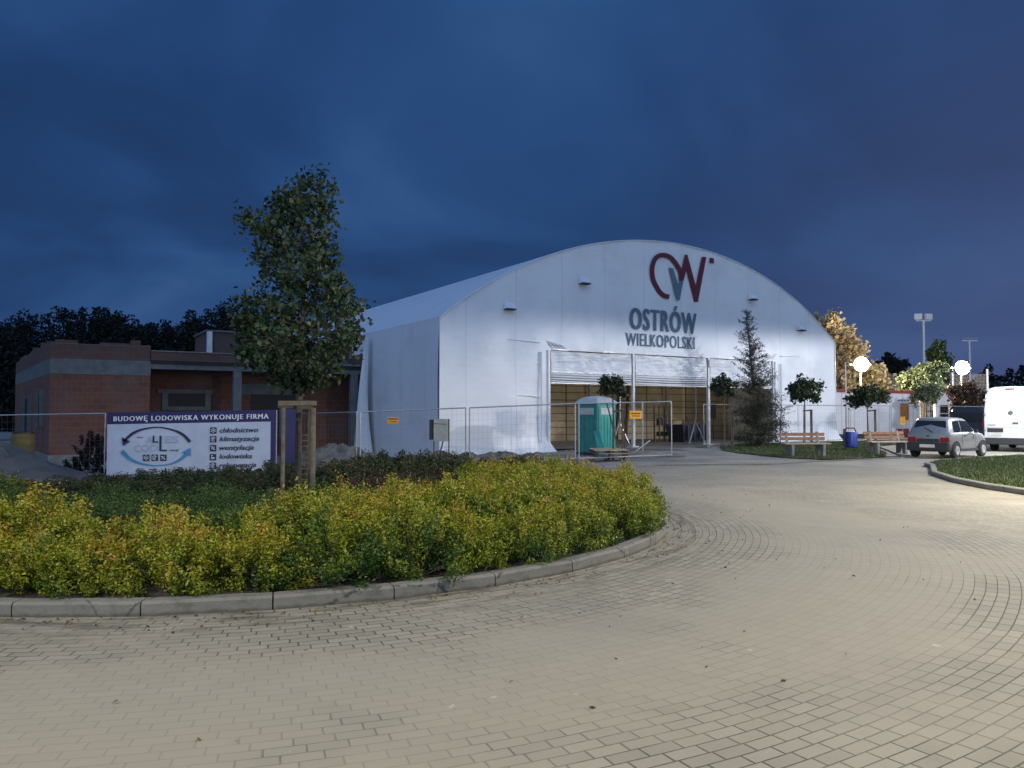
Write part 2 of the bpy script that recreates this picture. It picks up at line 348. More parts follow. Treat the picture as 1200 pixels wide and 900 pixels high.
M = dict(
 pvc=membrane_material('white_membrane', .06), pvc_roof=membrane_material('roof_membrane', .025), pvc_clear=membrane_material('door_sheet', .6, (.74, .76, .77)),
 galv=mat('galvanised_steel', (.42, .43, .44), .42, .7, .15, 12), steel=mat('white_steel', (.62, .63, .64), .45, .2), dark=mat('dark_plastic', (.02, .02, .022), .5),
 concrete=mat('concrete', (.13, .14, .138), .9, 0, .2, 3, .4, 40), block=mat('concrete_block', (.2, .2, .19), .95, 0, .2, 5, .4, 30),
 kerb=mat('kerb_concrete', (.175, .175, .155), .9, 0, .25, 2.5, .5, 70, col2=(.235, .232, .205)),
 wood=mat('weathered_wood', (.135, .12, .085), .8, 0, .25, 8, .4, 30), wood_dark=mat('dark_wood', (.07, .055, .04), .8, 0, .25, 8),
 slat=mat('varnished_slat', (.22, .125, .07), .55, 0, .2, 5), bark=mat('bark', (.09, .075, .055), .95, 0, .3, 10, .8, 30),
 soil=mat('soil', (.05, .04, .03), 1, 0, .35, 4, .9, 20), heap=mat('grey_soil', (.17, .155, .13), 1, 0, .3, 3, .9, 9),
 sand=mat('grey_sand', (.085, .09, .092), 1, 0, .2, 2, .5, 8),
 black=mat('void', (.004, .004, .005), .6), red=mat('logo_red', (.13, .010, .018), .5), grey=mat('logo_grey', (.14, .20, .25), .8, spec=.15),
 navy=mat('navy', (.022, .018, .10), .5), navy2=mat('navy_print', (.016, .022, .06), .5), cyan=mat('cyan_print', (.05, .27, .47), .5), white=mat('white_print', (.75, .76, .80), .5),
 banner=mat('banner_vinyl', (.50, .56, .66), .42, 0, .08, 2), faint=mat('pale_grey_print', (.30, .35, .43), .5),
 toilet=mat('teal_plastic', (.018, .20, .185), .38, 0, .12, 3), toilet_l=mat('green_plastic', (.02, .30, .25), .35, 0, .1, 3), toilet_w=mat('pale_plastic', (.42, .47, .48), .4),
 yellow=mat('warning_yellow', (.80, .36, .01), .5), blue=mat('blue_plastic', (.012, .035, .22), .4), cream=mat('white_panel', (.66, .66, .66), .55, 0, .06, 1.5),
 redtrim=mat('red_trim', (.28, .035, .03), .5), glass=mat('dark_glass', (.012, .014, .017), .08, 0, .05), silver=mat('silver_paint', (.30, .31, .30), .33, .55, .03), vanp=mat('white_paint', (.62, .63, .64), .3, 0, .03, 1),
 tyre=mat('tyre', (.02, .02, .02), .85), tail=mat('tail_lamp', (.22, .01, .01), .25), plate=mat('number_plate', (.55, .55, .52), .5), bump=mat('bumper', (.028, .028, .032), .6),
 ply=mat('beige_board', (.50, .41, .27), .8, 0, .16, 1.2), gap=mat('board_gap', (.10, .075, .045), .9), lamp_cool=mat('lamp_glow_white', (.9, .9, .9), .5, emit=((1, .93, .82), 6)),
 lamp_warm=mat('lamp_glow_warm', (.9, .9, .9), .5, emit=((1, .84, .62), 4)), lamp_pink=mat('lamp_glow_pale', (.9, .9, .9), .5, emit=((1, .92, .86), 4)),
 pale_wood=mat('pale_pallet_wood', (.36, .30, .20), .8, 0, .3, 6), wire=mat('dull_wire', (.16, .16, .16), .8), cab=mat('cabinet_grey', (.34, .36, .33), .6), poster=mat('poster_yellow', (.62, .36, .03), .5, 0, .5, 4, col2=(.45, .12, .03)))
def kerb_material():
    g = G('kerb_stone', .9); geo = g.n('ShaderNodeNewGeometry'); P = geo.outputs['Position']; sp = g.n('ShaderNodeSeparateXYZ'); g.put(sp.inputs[0], P)
    c = g.mix(g.noise(P, 2.2, 6, .65), (.13, .132, .115), (.235, .232, .205)); c = g.mix(g.m_('MULTIPLY', g.step(g.noise(P, 5, 5, .7), .52, .68), .5), c, (.085, .085, .068))
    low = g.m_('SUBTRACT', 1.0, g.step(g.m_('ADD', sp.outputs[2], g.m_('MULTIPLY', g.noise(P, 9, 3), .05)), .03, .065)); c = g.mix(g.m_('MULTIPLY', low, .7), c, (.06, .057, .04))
    v = g.n('ShaderNodeTexVoronoi', feature='DISTANCE_TO_EDGE'); g.put(v.inputs['Vector'], P); g.put(v.inputs['Scale'], .55); crk = g.m_('SUBTRACT', 1.0, g.step(g.m_('ADD', v.outputs[0], g.m_('MULTIPLY_ADD', g.noise(P, 14, 3), .05, -.025)), .0, .008)); c = g.mix(g.m_('MULTIPLY', crk, .7), c, (.04, .04, .035))
    g.put(g.b.inputs['Base Color'], c); g.put(g.b.inputs['Normal'], g.bump(g.noise(P, 26, 5, .65), .5, .015, g.bump(g.noise(P, 4, 2), .4, .03))); return g.m
M['kerb'] = kerb_material(); M['pave'] = paving_material(); M['ground'] = ground_material()
M['brick'] = brick_material((.17, .062, .037), (.125, .047, .030), (.13, .105, .09), 'clay_block'); M['brick2'] = brick_material((.13, .06, .042), (.10, .05, .038), (.10, .09, .08), 'parapet_brick')
LM = dict(
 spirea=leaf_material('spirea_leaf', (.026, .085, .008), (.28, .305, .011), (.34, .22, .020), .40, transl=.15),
 maple=leaf_material('maple_leaf', (.012, .032, .013), (.030, .062, .022), (.065, .09, .025)),
 dark=leaf_material('dark_shrub_leaf', (.022, .038, .012), (.05, .065, .018), (.075, .07, .02)),
 green=leaf_material('green_mound_leaf', (.03, .075, .012), (.06, .12, .02)),
 brown=leaf_material('brown_shrub_leaf', (.045, .03, .018), (.085, .05, .03)),
 fir=leaf_material('conifer_needle', (.028, .034, .020), (.06, .065, .036), transl=.1),
 ball=leaf_material('round_crown_leaf', (.014, .026, .010), (.035, .055, .018)),
 gold=leaf_material('yellow_lit_leaf', (.20, .175, .09), (.38, .32, .18)), far=leaf_material('far_tree_leaf', (.004, .006, .004), (.009, .012, .007), transl=.02, rough=.9),  # gold: the floodlight's yellow is put into the leaf colour
 pale=leaf_material('pale_lit_leaf', (.05, .08, .03), (.16, .2, .11)), grass=leaf_material('grass_blade', (.024, .045, .009), (.055, .085, .018), (.10, .10, .04)))  # pale: white floodlighting is put into the leaf colour

# ---------------------------------------------------------------- ground
def sheet(name, poly, zf, m, label=None):
    mb = MB(); mb.add([(x, y, zf) for x, y in poly], [tuple(range(len(poly)))]); o = mb.build(name, m); 
    if o.data.polygons[0].normal.z < 0: o.data.flip_normals()
    return tag(o, label, kind='structure')
mb = MB()
xs = [-400, -200, -100, -60] + list(np.arange(-50, 61, 2.0)) + [80, 140, 250, 450]; ys = [-60, -20, 0, 10, 15] + list(np.arange(17, 66, 1.5)) + [80, 120, 250, 600, 1200]
for yy in ys:
    for xx in xs: mb.v.append((xx, yy, gz(xx, yy) - .02 if yy < 100 else gz(xx, 99) - .02))
nx = len(xs)
mb.f = [(j * nx + i, j * nx + i + 1, (j + 1) * nx + i + 1, (j + 1) * nx + i) for j in range(len(ys) - 1) for i in range(nx - 1)]
tag(mb.build('ground', M['ground'], smooth=True), kind='structure')
edge = [(-60, 17.5), (-14, 18.6), (-3, 19.6), (2, 21.6), (4.4, 24.0), (7.9, 24.3), (10.1, 25.9), (13.9, 27.9), (15.0, 30.5), (17.5, 37.5), (25, 45), (70, 88)]
pv = [(-60, -25), (90, -25), (90, 88)] + edge[::-1]
sheet('paved_road', pv, .0, M['pave'], 'grey concrete block paving laid in rings')
# flush kerb along the far edge of the paving
mb = MB()
for a, b in zip(edge[2:9], edge[3:10]): mb.bar((a[0], a[1] + .05, .0), (b[0], b[1] + .05, .0), .1, .07)
tag(mb.build('edging_kerb', M['kerb']), kind='structure')
# verge under the benches
verge = [(9.1, 31.5), (9.8, 28.2), (10.8, 27.1), (12.2, 27.7), (13.6, 28.7), (14.7, 30.8), (17.1, 37.6), (24.4, 45), (20, 47), (13, 40.8), (9.9, 37.5), (9.1, 34)]
sheet('verge', verge, .012, mat('verge_turf', (.04, .052, .018), 1, 0, .3, 2, .6, 20, col2=(.09, .085, .045)))
def inpoly(x, y, P):
    c = False; j = len(P) - 1
    for i in range(len(P)):
        if (P[i][1] > y) != (P[j][1] > y) and x < (P[j][0] - P[i][0]) * (y - P[i][1]) / (P[j][1] - P[i][1]) + P[i][0]: c = not c
        j = i
    return c
def grass(name, poly, n, z, h, label, dens=None):
    x0, x1 = min(p[0] for p in poly), max(p[0] for p in poly); y0, y1 = min(p[1] for p in poly), max(p[1] for p in poly); pts = []
    while len(pts) < n:
        x, y = random.uniform(x0, x1), random.uniform(y0, y1)
        if inpoly(x, y, poly) and (dens is None or random.random() < dens(x, y)): pts.append((x, y))
    n = len(pts); P = np.array(pts); ang = rng.uniform(0, 6.28, n); hh = h * rng.uniform(.5, 1.25, n); wd = .008 + .006 * rng.random(n)
    lean = rng.normal(0, .35, (n, 2)) * hh[:, None]
    V = np.zeros((n, 3, 3)); dx = np.stack([np.cos(ang), np.sin(ang)], 1) * wd[:, None]
    V[:, 0, :2] = P - dx; V[:, 1, :2] = P + dx; V[:, 2, :2] = P + lean; V[:, :2, 2] = z; V[:, 2, 2] = z + hh
    me = bpy.data.meshes.new(name); me.from_pydata(V.reshape(-1, 3).tolist(), [], [(3 * i, 3 * i + 1, 3 * i + 2) for i in range(n)])
    col = np.zeros((n, 3, 4)); col[:, :, 0] = rng.beta(2, 2.5, n)[:, None]; col[:, :, 1] = rng.random(n)[:, None]; col[:, :, 3] = 1
    a = me.attributes.new('tint', 'FLOAT_COLOR', 'POINT'); a.data.foreach_set('color', col.ravel()); me.materials.append(LM['grass'])
    o = bpy.data.objects.new(name, me); COL.objects.link(o); return tag(o, label, 'grass', kind='stuff')
grass('grass', verge, 26000, .01, .09, 'sparse short grass on the verge around the two benches', lambda x, y: .35 + .65 * (math.sin(x * 1.7 + y) > -.3))
# right grass island with kerb
ri = [(12.15, 22.9), (10.75, 20.2), (10.15, 18.2), (9.95, 16.6), (10.0, 15.2), (10.5, 13.2), (11.6, 11.2), (13.6, 9.6), (18, 8.8), (30, 9), (44, 24), (40, 40), (20.5, 29.5), (15.6, 26.7), (13.3, 24.9), (12.35, 23.6)]
def offset(P, d):
    out = []; n = len(P)
    for i in range(n):
        a, b, c = Vector(P[i - 1]), Vector(P[i]), Vector(P[(i + 1) % n]); e1 = (b - a).normalized(); e2 = (c - b).normalized()
        nn = Vector((e1.y + e2.y, -e1.x - e2.x)).normalized(); out.append(tuple(b - nn * d))
    return out
rin = offset(ri, .14)
if not inpoly(*rin[3], ri): rin = offset(ri, -.14)
sheet('grass_island', rin, .10, mat('island_turf', (.035, .055, .014), 1, 0, .3, 2, .6, 20, col2=(.06, .075, .02)))
def kerb_ring(name, outer, inner, z1):
    mb = MB(); n = len(outer)
    for i in range(n):
        j = (i + 1) % n; a, b, c, d = outer[i], outer[j], inner[j], inner[i]
        q = .012
        lp = lambda p, r_, t: (p[0] + (r_[0] - p[0]) * t, p[1] + (r_[1] - p[1]) * t)
        ln = math.dist(a, b); t = q / 2 / ln; t = min(t, .1)
        a, b, c, d = lp(a, b, t), lp(b, a, t), lp(c, d, t), lp(d, c, t)
        ch = .02; ai, bi = lp(a, d, ch / .12), lp(b, c, ch / .12)
        vs = [(*a, -.02), (*b, -.02), (*c, -.02), (*d, -.02), (*a, z1 - ch), (*b, z1 - ch), (*bi, z1), (*ai, z1), (*c, z1), (*d, z1)]
        mb.add(vs, [(0, 1, 5, 4), (4, 5, 6, 7), (7, 6, 8, 9), (2, 3, 9, 8), (1, 2, 8, 6, 5), (3, 0, 4, 7, 9)])
    return tag(mb.build(name, M['kerb']), kind='structure')
def resample(P, d):
    out = []; n = len(P)
    for i in range(n):
        a, b = Vector(P[i]), Vector(P[(i + 1) % n]); k = max(1, round((b - a).length / d))
        for t in range(k): out.append(tuple(a.lerp(b, t / k)))
    return out
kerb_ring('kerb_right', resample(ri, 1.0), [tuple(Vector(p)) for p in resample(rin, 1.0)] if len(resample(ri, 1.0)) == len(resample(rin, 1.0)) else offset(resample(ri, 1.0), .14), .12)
grass('grass', rin, 60000, .10, .075, 'short green lawn on the kerbed island at the right', lambda x, y: 1 if (x < 26 and y > 13) else .04)
# round planting island
NK = 37
jit = [random.uniform(-.006, .006) for _ in range(NK)]
ko = [(CX + (CR + jit[i]) * math.sin(2 * math.pi * i / NK + .115), CY - (CR + jit[i]) * math.cos(2 * math.pi * i / NK + .115)) for i in range(NK)]
# two chords per kerbstone keep the ring round
ki = [(CX + (CR - .15) * math.sin(2 * math.pi * i / NK + .115), CY - (CR - .15) * math.cos(2 * math.pi * i / NK + .115)) for i in range(NK)]
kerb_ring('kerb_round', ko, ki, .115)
mb = MB(); K = 48
for q, (r_, z_) in enumerate(((5.76, .09), (5.0, .13), (3.5, .18), (1.5, .2))):
    for i in range(K): mb.v.append((CX + r_ * math.cos(2 * math.pi * i / K), CY + r_ * math.sin(2 * math.pi * i / K), z_ + random.uniform(-.012, .012)))
for q in range(3):
    for i in range(K): mb.f.append((q * K + i, q * K + (i + 1) % K, (q + 1) * K + (i + 1) % K, (q + 1) * K + i))
mb.f.append(tuple(3 * K + i for i in range(K)))
tag(mb.build('soil_bed', M['soil'], smooth=True), kind='structure')

# ---------------------------------------------------------------- the hall (air dome tent) : local frame s along the front, t into depth
LX, LY = -2.96, 32.0; RX, RY = 18.75, 45.5
HW = math.hypot(RX - LX, RY - LY); HA = math.atan2(RY - LY, RX - LX); DX, DY = math.cos(HA), math.sin(HA)
def fs(px, py, t=0):       # photo pixel -> (s, z) on the plane parallel to the front, t behind it
    d = ray(px, py); nx_, ny_ = -DY, DX; k = ((LX + nx_ * t) * nx_ + (LY + ny_ * t) * ny_) / (d.x * nx_ + d.y * ny_)
    p = Vector((0, 0, CAMZ)) + d * k; return ((p.x - LX) * DX + (p.y - LY) * DY, p.z)
def hw(s, t, z=0): return Vector((LX + DX * s - DY * t, LY + DY * s + DX * t, z))
EAVE = 5.5
prof_px = [(515, 372), (545, 349), (575, 330), (605, 315), (640, 300), (675, 290), (710, 284), (745, 281.5), (780, 283.5), (815, 291), (850, 302), (885, 318), (915, 338), (945, 364), (978, 402)]
prof = [fs(*p) for p in prof_px]
cf = np.polyfit([p[0] for p in prof], [p[1] for p in prof], 6)
PS = np.linspace(0, HW, 121); PZ = np.polyval(cf, PS)
PZ = np.maximum(PZ, np.interp(PS, [p[0] for p in prof], [p[1] for p in prof]) - .02)
def arch(s):               # measured outline made symmetric about the middle of the front
    s = min(max(s, 0), HW); return float(np.interp(s, PS, PZ))
print('HW', HW, 'arch', [round(arch(q), 2) for q in np.linspace(0, HW, 9)], [tuple(round(v, 2) for v in p) for p in prof])
hall = thing('event_hall', 'large white membrane tent hall with arched roof and red and grey lettering', 'tent hall', (LX, LY, 0), HA)
DOOR0, DOOR1, DTOP = fs(642, 450)[0], fs(908, 450)[0], 4.42
def base(s): return gz(*hw(s, 0)[:2]) - .05
SS = sorted(set([round(q, 3) for q in np.linspace(0, HW, 76)] + [round(DOOR0, 3), round(DOOR1, 3)]))
mb = MB(); rows = 26; idx = {}
zlev = [0, .15, .4, .8, 1.3, 1.9, 2.5, 3.1, 3.7, DTOP]
for i, s in enumerate(SS):
    top = arch(s); zs = [base(s) + (zz if k else 0) for k, zz in enumerate(zlev[:-1])] + [DTOP] + [DTOP + (top - DTOP) * (k + 1) / 12 for k in range(12)]
    for j, zz in enumerate(zs):
        fl = max(0, 1 - (zz - zs[0]) / .9); edge_ = 1 if (s < DOOR0 + .01 or s > DOOR1 - .01) else 0
        bulge = -.03 * math.sin(s * 2.3) * math.sin(zz * 1.1) - fl ** 2 * .22 * edge_ * (1 + .5 * math.sin(s * 5))
        ss_ = s
        if fl > 0 and abs(s - DOOR0) < .9: ss_ = s + fl ** 2 * .32 * (1 - abs(s - DOOR0) / .9)
        if fl > 0 and s > HW - .5: ss_ = s + fl ** 2 * .35
        mb.v.append((ss_, bulge if 0 < s < HW else -fl ** 2 * .15, zz))
nz = len(zlev) + 12
for i in range(len(SS) - 1):
    mid = (SS[i] + SS[i + 1]) / 2
    for j in range(nz - 1):
        if DOOR0 < mid < DOOR1 and j < len(zlev) - 1: continue
        mb.f.append((i * nz + j, (i + 1) * nz + j, (i + 1) * nz + j + 1, i * nz + j + 1))
front = mb.build('front_wall', M['pvc'], hall, smooth=True, fix=False)
# roof shell
TL = 58.0; mb = MB(); ts = np.linspace(0, TL, 24); sr = np.linspace(0, HW, 49)
for t in ts:
    sag = -.06 * math.sin(t * math.pi / 2.5) ** 2
    for s in sr: mb.v.append((s, t, arch(s) + .015))
mb.f = [(i * 49 + j, i * 49 + j + 1, (i + 1) * 49 + j + 1, (i + 1) * 49 + j) for i in range(23) for j in range(48)]
mb.build('roof', M['pvc_roof'], hall, smooth=True, fix=False)
# side walls with their frame posts pressing through
for nm, s0 in (('side_wall', 0.0), ('side_wall', HW)):
    mb = MB(); T2 = np.linspace(0, TL, 90); Z2 = [-.4, -.1, .4, 1.2, 2.2, 3.2, 4.2, 5.0, arch(s0) + .01]
    for t in T2:
        for zz in Z2: mb.v.append((s0 + (-.09 if s0 == 0 else .09) * abs(math.sin(t * math.pi / 5.0 + math.pi / 2)) * math.sin(min(max(zz / 5.5, 0), 1) * math.pi), t, zz))
    mb.f = [(i * 9 + j, i * 9 + j + 1, (i + 1) * 9 + j + 1, (i + 1) * 9 + j) for i in range(89) for j in range(8)]
    mb.build(nm, M['pvc'], hall, smooth=True, fix=False)
mb = MB(); mb.add([(0, TL, -.3)] + [(s, TL, arch(s)) for s in sr] + [(HW, TL, -.3)], [tuple(range(51))]); mb.build('back_wall', M['pvc'], hall, fix=False)
# seam trims: cable edge on the front arch and the corner
mb = MB(); mb.tube([(s, -.04, arch(s) + .0) for s in np.linspace(0, HW, 60)], .025, 6); mb.tube([(0, -.02, -.3), (0, -.02, arch(0))], .025, 6); mb.tube([(HW, -.02, 0), (HW, -.02, arch(HW))], .025, 6)
mb.build('edge_piping', M['pvc'], hall, smooth=True)
# loose flap hanging at the far end of the visible left wall
mb = MB(); prev = None; rowsf = 12; cols = 6
for j in range(rowsf + 1):
    f = j / rowsf; zz = 5.3 * (1 - f) - .35 * f
    for i in range(cols + 1):
        u = i / cols; wdt = .35 + .95 * f ** 1.4
        mb.v.append((-.28 - .55 * f * u - .12 * math.sin(u * 7 + f * 4) * f, 7.3 - wdt * (u - .5) * -1.0 + .06 * math.sin(u * 9 + f * 3), zz + (.05 * math.sin(u * 8) if j == rowsf else 0)))
mb.f = [(j * 7 + i, j * 7 + i + 1, (j + 1) * 7 + i + 1, (j + 1) * 7 + i) for j in range(rowsf) for i in range(cols)]
mb.build('loose_flap', M['pvc'], hall, smooth=True, fix=False)
# gathered sheet at the two top corners of the doorway
for s0, sg in ((DOOR0, 1), (DOOR1, -1)):
    mb = MB()
    for k in range(4): mb.tube([(s0 - sg * .1 + sg * k * .12, -.04, DTOP + .42 - .03 * k), (s0 + sg * (.1 + .2 * k), -.05, DTOP + .22), (s0 + sg * (.3 + .26 * k), -.03, DTOP + .03)], [.008, .03, .006], 6)
    mb.build('gathered_fold', M['pvc'], hall, smooth=True)
    # wall edge batten with pulled up slack beside the opening
    mb = MB(); mb.tube([(s0 - sg * .42, -.1, .3), (s0 - sg * .40, -.13, 2), (s0 - sg * .43, -.11, 4.3)], [.03, .045, .05], 6); mb.tube([(s0 - sg * .04, -.05, .1), (s0, -.06, 2.2), (s0 - sg * .02, -.05, DTOP - .02)], .035, 6)
    for zz, ln in ((4.75, 2.1), (2.35, 1.6), (3.75, .8)): mb.tube([(s0 - sg * .45, -.07, zz - .05), (s0 - sg * ln * .6, -.06, zz), (s0 - sg * ln, -.035, zz + .02)], [.03, .022, .008], 6)
    mb.build('door_batten', M['pvc'], hall, smooth=True)
# door bays
COLS = [DOOR0 + .08, fs(743, 450)[0], fs(831, 450)[0], DOOR1 - .08]
for k in range(3):
    a, b = COLS[k] + .13, COLS[k + 1] - .13; zb = 2.95
    mb = MB(); nn = 24
    for i in range(nn + 1):
        s = a + (b - a) * i / nn
        for zz in (DTOP - .02, 4.1, 3.8, 3.5, 3.42): mb.v.append((s, .06 + .03 * math.sin(i * 1.3 + zz * 3) + .02 * math.sin(i * .5), zz - (.03 * math.sin(i / nn * math.pi))))
    mb.f = [(i * 5 + j, i * 5 + j + 1, (i + 1) * 5 + j + 1, (i + 1) * 5 + j) for i in range(nn) for j in range(4)]
    ds = mb.build('door_sheet', M['pvc_clear'], hall, smooth=True, fix=False)
    rr_ = random.Random(k)
    for q in range(5):
        x = rr_.uniform(a + .3, b - .6); zz = rr_.uniform(3.75, 4.15); MB().tube([(x, .0, zz + .14), (x + .16, -.005, zz - .02)], [.006, .016], 5).build('sheet_crease', M['pvc'], ds)
    mb = MB()
    for q, zz in enumerate((3.36, 3.25, 3.14, 3.03)):
        mb.tube([(a, .07, zz), ((a + b) / 2, .05, zz - .03), (b, .07, zz)], .05 - .004 * q, 8)
    mb.build('folded_blind', M['pvc_clear'], hall, smooth=True)
    mb = MB(); mb.box((a, .02, DTOP + .0), (b, .10, DTOP + .06)); mb.box((a, .04, 2.92), (b, .09, 2.975)); mb.box((a, .03, 3.42), (b, .1, 3.46)); mb.build('door_rail', M['galv'], hall)
for k, s in enumerate(COLS[1:3] + [COLS[0], COLS[3]]):
    mb = MB(); mb.box((s - .06, .0, -.1), (s + .06, .14, DTOP + .05)); mb.box((s - .2, -.1, -.05), (s + .2, .3, .03)); o = mb.build('portal_post', M['steel'], hall)
    if k < 2:
        mb = MB(); mb.bar((s - .95, .5, .02), (s - .5, .45, 1.3), .06, .06); mb.bar((s - .5, .45, 1.3), (s - .5, .45, 3.2), .05, .05); mb.bar((s - .1, .2, .05), (s - .5, .45, 1.1), .05, .05); mb.build('brace', M['galv'], o)
mb = MB(); mb.box((COLS[2] - .05, -.09, 3.95), (COLS[2] + .27, .0 - .003, 4.35)); mb.build('control_box', M['cream'], hall, .02)
# vent hoods
for (px, py, wpx) in ((595.5, 363, 16), (683, 333, 17), (880, 351.5, 15), (937, 387.5, 10)):
    s, zz = fs(px, py); w_ = .27
    mb = MB(); mb.add([(s - w_, -.04, zz), (s + w_, -.04, zz), (s + w_, -.34, zz + .03), (s - w_, -.34, zz + .03), (s - w_ * .8, -.03, zz + .34), (s + w_ * .8, -.03, zz + .34)], [(4, 5, 2, 3), (0, 3, 4), (1, 5, 2), (0, 1, 2, 3), (0, 1, 5, 4)])
    v = mb.build('vent_hood', M['pvc'], hall); mb = MB(); mb.box((s - w_ + .03, -.32, zz - .035), (s + w_ - .04, -.06, zz + .0)); mb.build('hood_shade', M['wood_dark'], v)  # dark box stands in for the shade under each hood
# lettering
def word(s_, pl, pr, cap_px_l, y=-.075, **k):
    a, b = fs(*pl), fs(*pr); t = text(s_, a[0], a[1], b[0] - a[0], cap_px_l, M['grey'], hall, y=y, **k); return t
zb1 = (fs(738, 385.5)[1] + fs(815, 391)[1]) / 2; zb2 = (fs(733, 404.5)[1] + fs(813, 409.5)[1]) / 2
s0, s1 = fs(738, 380)[0], fs(815, 380)[0]; text('OSTRÓW', s0, zb1, s1 - s0, 1.08, M['grey'], hall, y=-.045, bold=.006, thick=.045, spacing=1.14)
s0, s1 = fs(733, 400)[0], fs(813, 400)[0]; text('WIELKOPOLSKI', s0, zb2, s1 - s0, .64, M['grey'], hall, y=-.045, bold=.0, thick=.017, spacing=1.13)
def lp(x, y): return fs(740 + x / 6.93, 285 + y / 6.93)
def flat(name, poly, m, y=-.07): mb = MB(); mb.prism([(a, y, b) for a, b in poly], (0, .02, 0)); return mb.build(name, m, hall)
cen = [(300, 436), (262, 428), (225, 400), (193, 350), (170, 300), (160, 240), (165, 180), (185, 130), (220, 103), (262, 99), (305, 115), (340, 150), (370, 195), (393, 245), (397, 306)]
def stroke(P, wd): # outline of a stroke of width wd in zoomed pixels
    P = [Vector(p) for p in P]; a = []; b = []
    for i, p in enumerate(P):
        d = (P[min(i + 1, len(P) - 1)] - P[max(i - 1, 0)]).normalized(); n_ = Vector((-d.y, d.x)) * wd / 2; a.append(p + n_); b.append(p - n_)
    return a, b
def catm(P, k=5):
    o = []
    for i in range(len(P) - 1):
        p0, p1, p2, p3 = [Vector(P[min(max(i + q, 0), len(P) - 1)]) for q in (-1, 0, 1, 2)]
        for j in range(k):
            t = j / k; o.append(.5 * ((2 * p1) + (p2 - p0) * t + (2 * p0 - 5 * p1 + 4 * p2 - p3) * t * t + (3 * p1 - p0 - 3 * p2 + p3) * t ** 3))
    o.append(Vector(P[-1])); return o
mb = MB(); a, b = stroke(catm(cen), 37)
A3 = [lp(*v) for v in a]; B3 = [lp(*v) for v in b]
for i in range(len(A3) - 1): mb.add([(A3[i][0], -.07, A3[i][1]), (A3[i + 1][0], -.07, A3[i + 1][1]), (B3[i + 1][0], -.07, B3[i + 1][1]), (B3[i][0], -.07, B3[i][1])], [(0, 1, 2, 3)])
W_ = [(378, 308), (428, 95), (446, 95), (515, 350), (566, 112), (600, 114), (532, 478), (502, 478), (440, 215), (414, 308)]
q = [lp(*v) for v in W_]; mb.prism([(u, -.074, v) for u, v in q], (0, .02, 0))
q = [lp(*v) for v in ((628, 120), (660, 124), (662, 165), (628, 162))]; mb.prism([(u, -.074, v) for u, v in q], (0, .02, 0))
mb.build('red_emblem', M['red'], hall, fix=False)
q = [lp(*v) for v in ((296, 200), (330, 205), (372, 340), (385, 312), (412, 312), (382, 464), (362, 464))]; flat('grey_emblem', q, M['grey'], -.082)
# interior: floor slab, board partition, trusses and lamps (lit from inside)
mb = MB(); mb.box((.3, .4, -.02), (HW - .3, 22, .012)); mb.build('floor_slab', mat('hall_floor', (.16, .145, .12), .9, 0, .3, 1), hall)
mb = MB(); mb.box((.3, 8.0, .0), (HW - .3, 8.1, 5.2)); prt = mb.build('partition', M['ply'], hall)
mb = MB()
for q, zz in enumerate(np.arange(.35, 5.1, .40)): mb.box((9.4 if q not in (1, 2) else 5.5, 7.985, zz + .02 * math.sin(q * 2.3)), (HW - .3, 7.997, zz + .035 + .02 * math.sin(q * 2.3)))
for s in (7.1, 9.4, 12.1, 14.6, 18.2, 21.5): mb.box((s, 7.98, 0), (s + .05, 7.996, 5.2))
mb.build('board_joint', M['gap'], prt)
for s in (9.2, 13.5, 19.5): MB().box((s, 7.6, 0), (s + .12, 7.75, 5.2)).build('inner_post', M['galv'], hall)
for s in (8.2, 15.6, 16.3): MB().bar((s, 7.7, 0), (s + .35, 7.7, 5), .12, .12).build('timber_prop', M['wood_dark'], hall)
mb = MB()   # arch ribs
for t in np.arange(.5, TL, 5.0):
    mb.tube([(s, t, arch(s) - .22) for s in np.linspace(.2, HW - .2, 25)], .07, 6)
    for s in (.2, HW - .2): mb.tube([(s, t, 0), (s, t, arch(s) - .2)], .07, 6)
mb.build('arch_rib', M['galv'], hall, smooth=True)
# interior lamps
def lampo(name, loc, power, color, rad=.15, parent=None):
    l = bpy.data.lights.new(name, 'POINT'); l.energy = power; l.color = color; l.shadow_soft_size = rad
    o = bpy.data.objects.new(name, l); COL.objects.link(o); o.location = loc; o.parent = parent; return o
for s in (8.5, 14, 20):
    mb = MB(); mb.box((s - .5, 4.4, 4.9), (s + .5, 4.6, 5.0)); f_ = mb.build('hall_lamp', M['lamp_cool'], hall); lampo('hall_lamp_light', (s, 4.5, 4.7), 40, (1, .90, .74), .2, f_)

# ---------------------------------------------------------------- unfinished brick building
bb = thing('brick_building', 'unfinished one storey building of red clay blocks with concrete beams', 'building', hw(0, 8, -.42), HA)
ZB = .42
def B(n, m, a, b, p=bb, bevel=0): mb = MB(); mb.box((a[0], a[1] - 8, a[2] + ZB), (b[0], b[1] - 8, b[2] + ZB)); return mb.build(n, m, p, bevel)
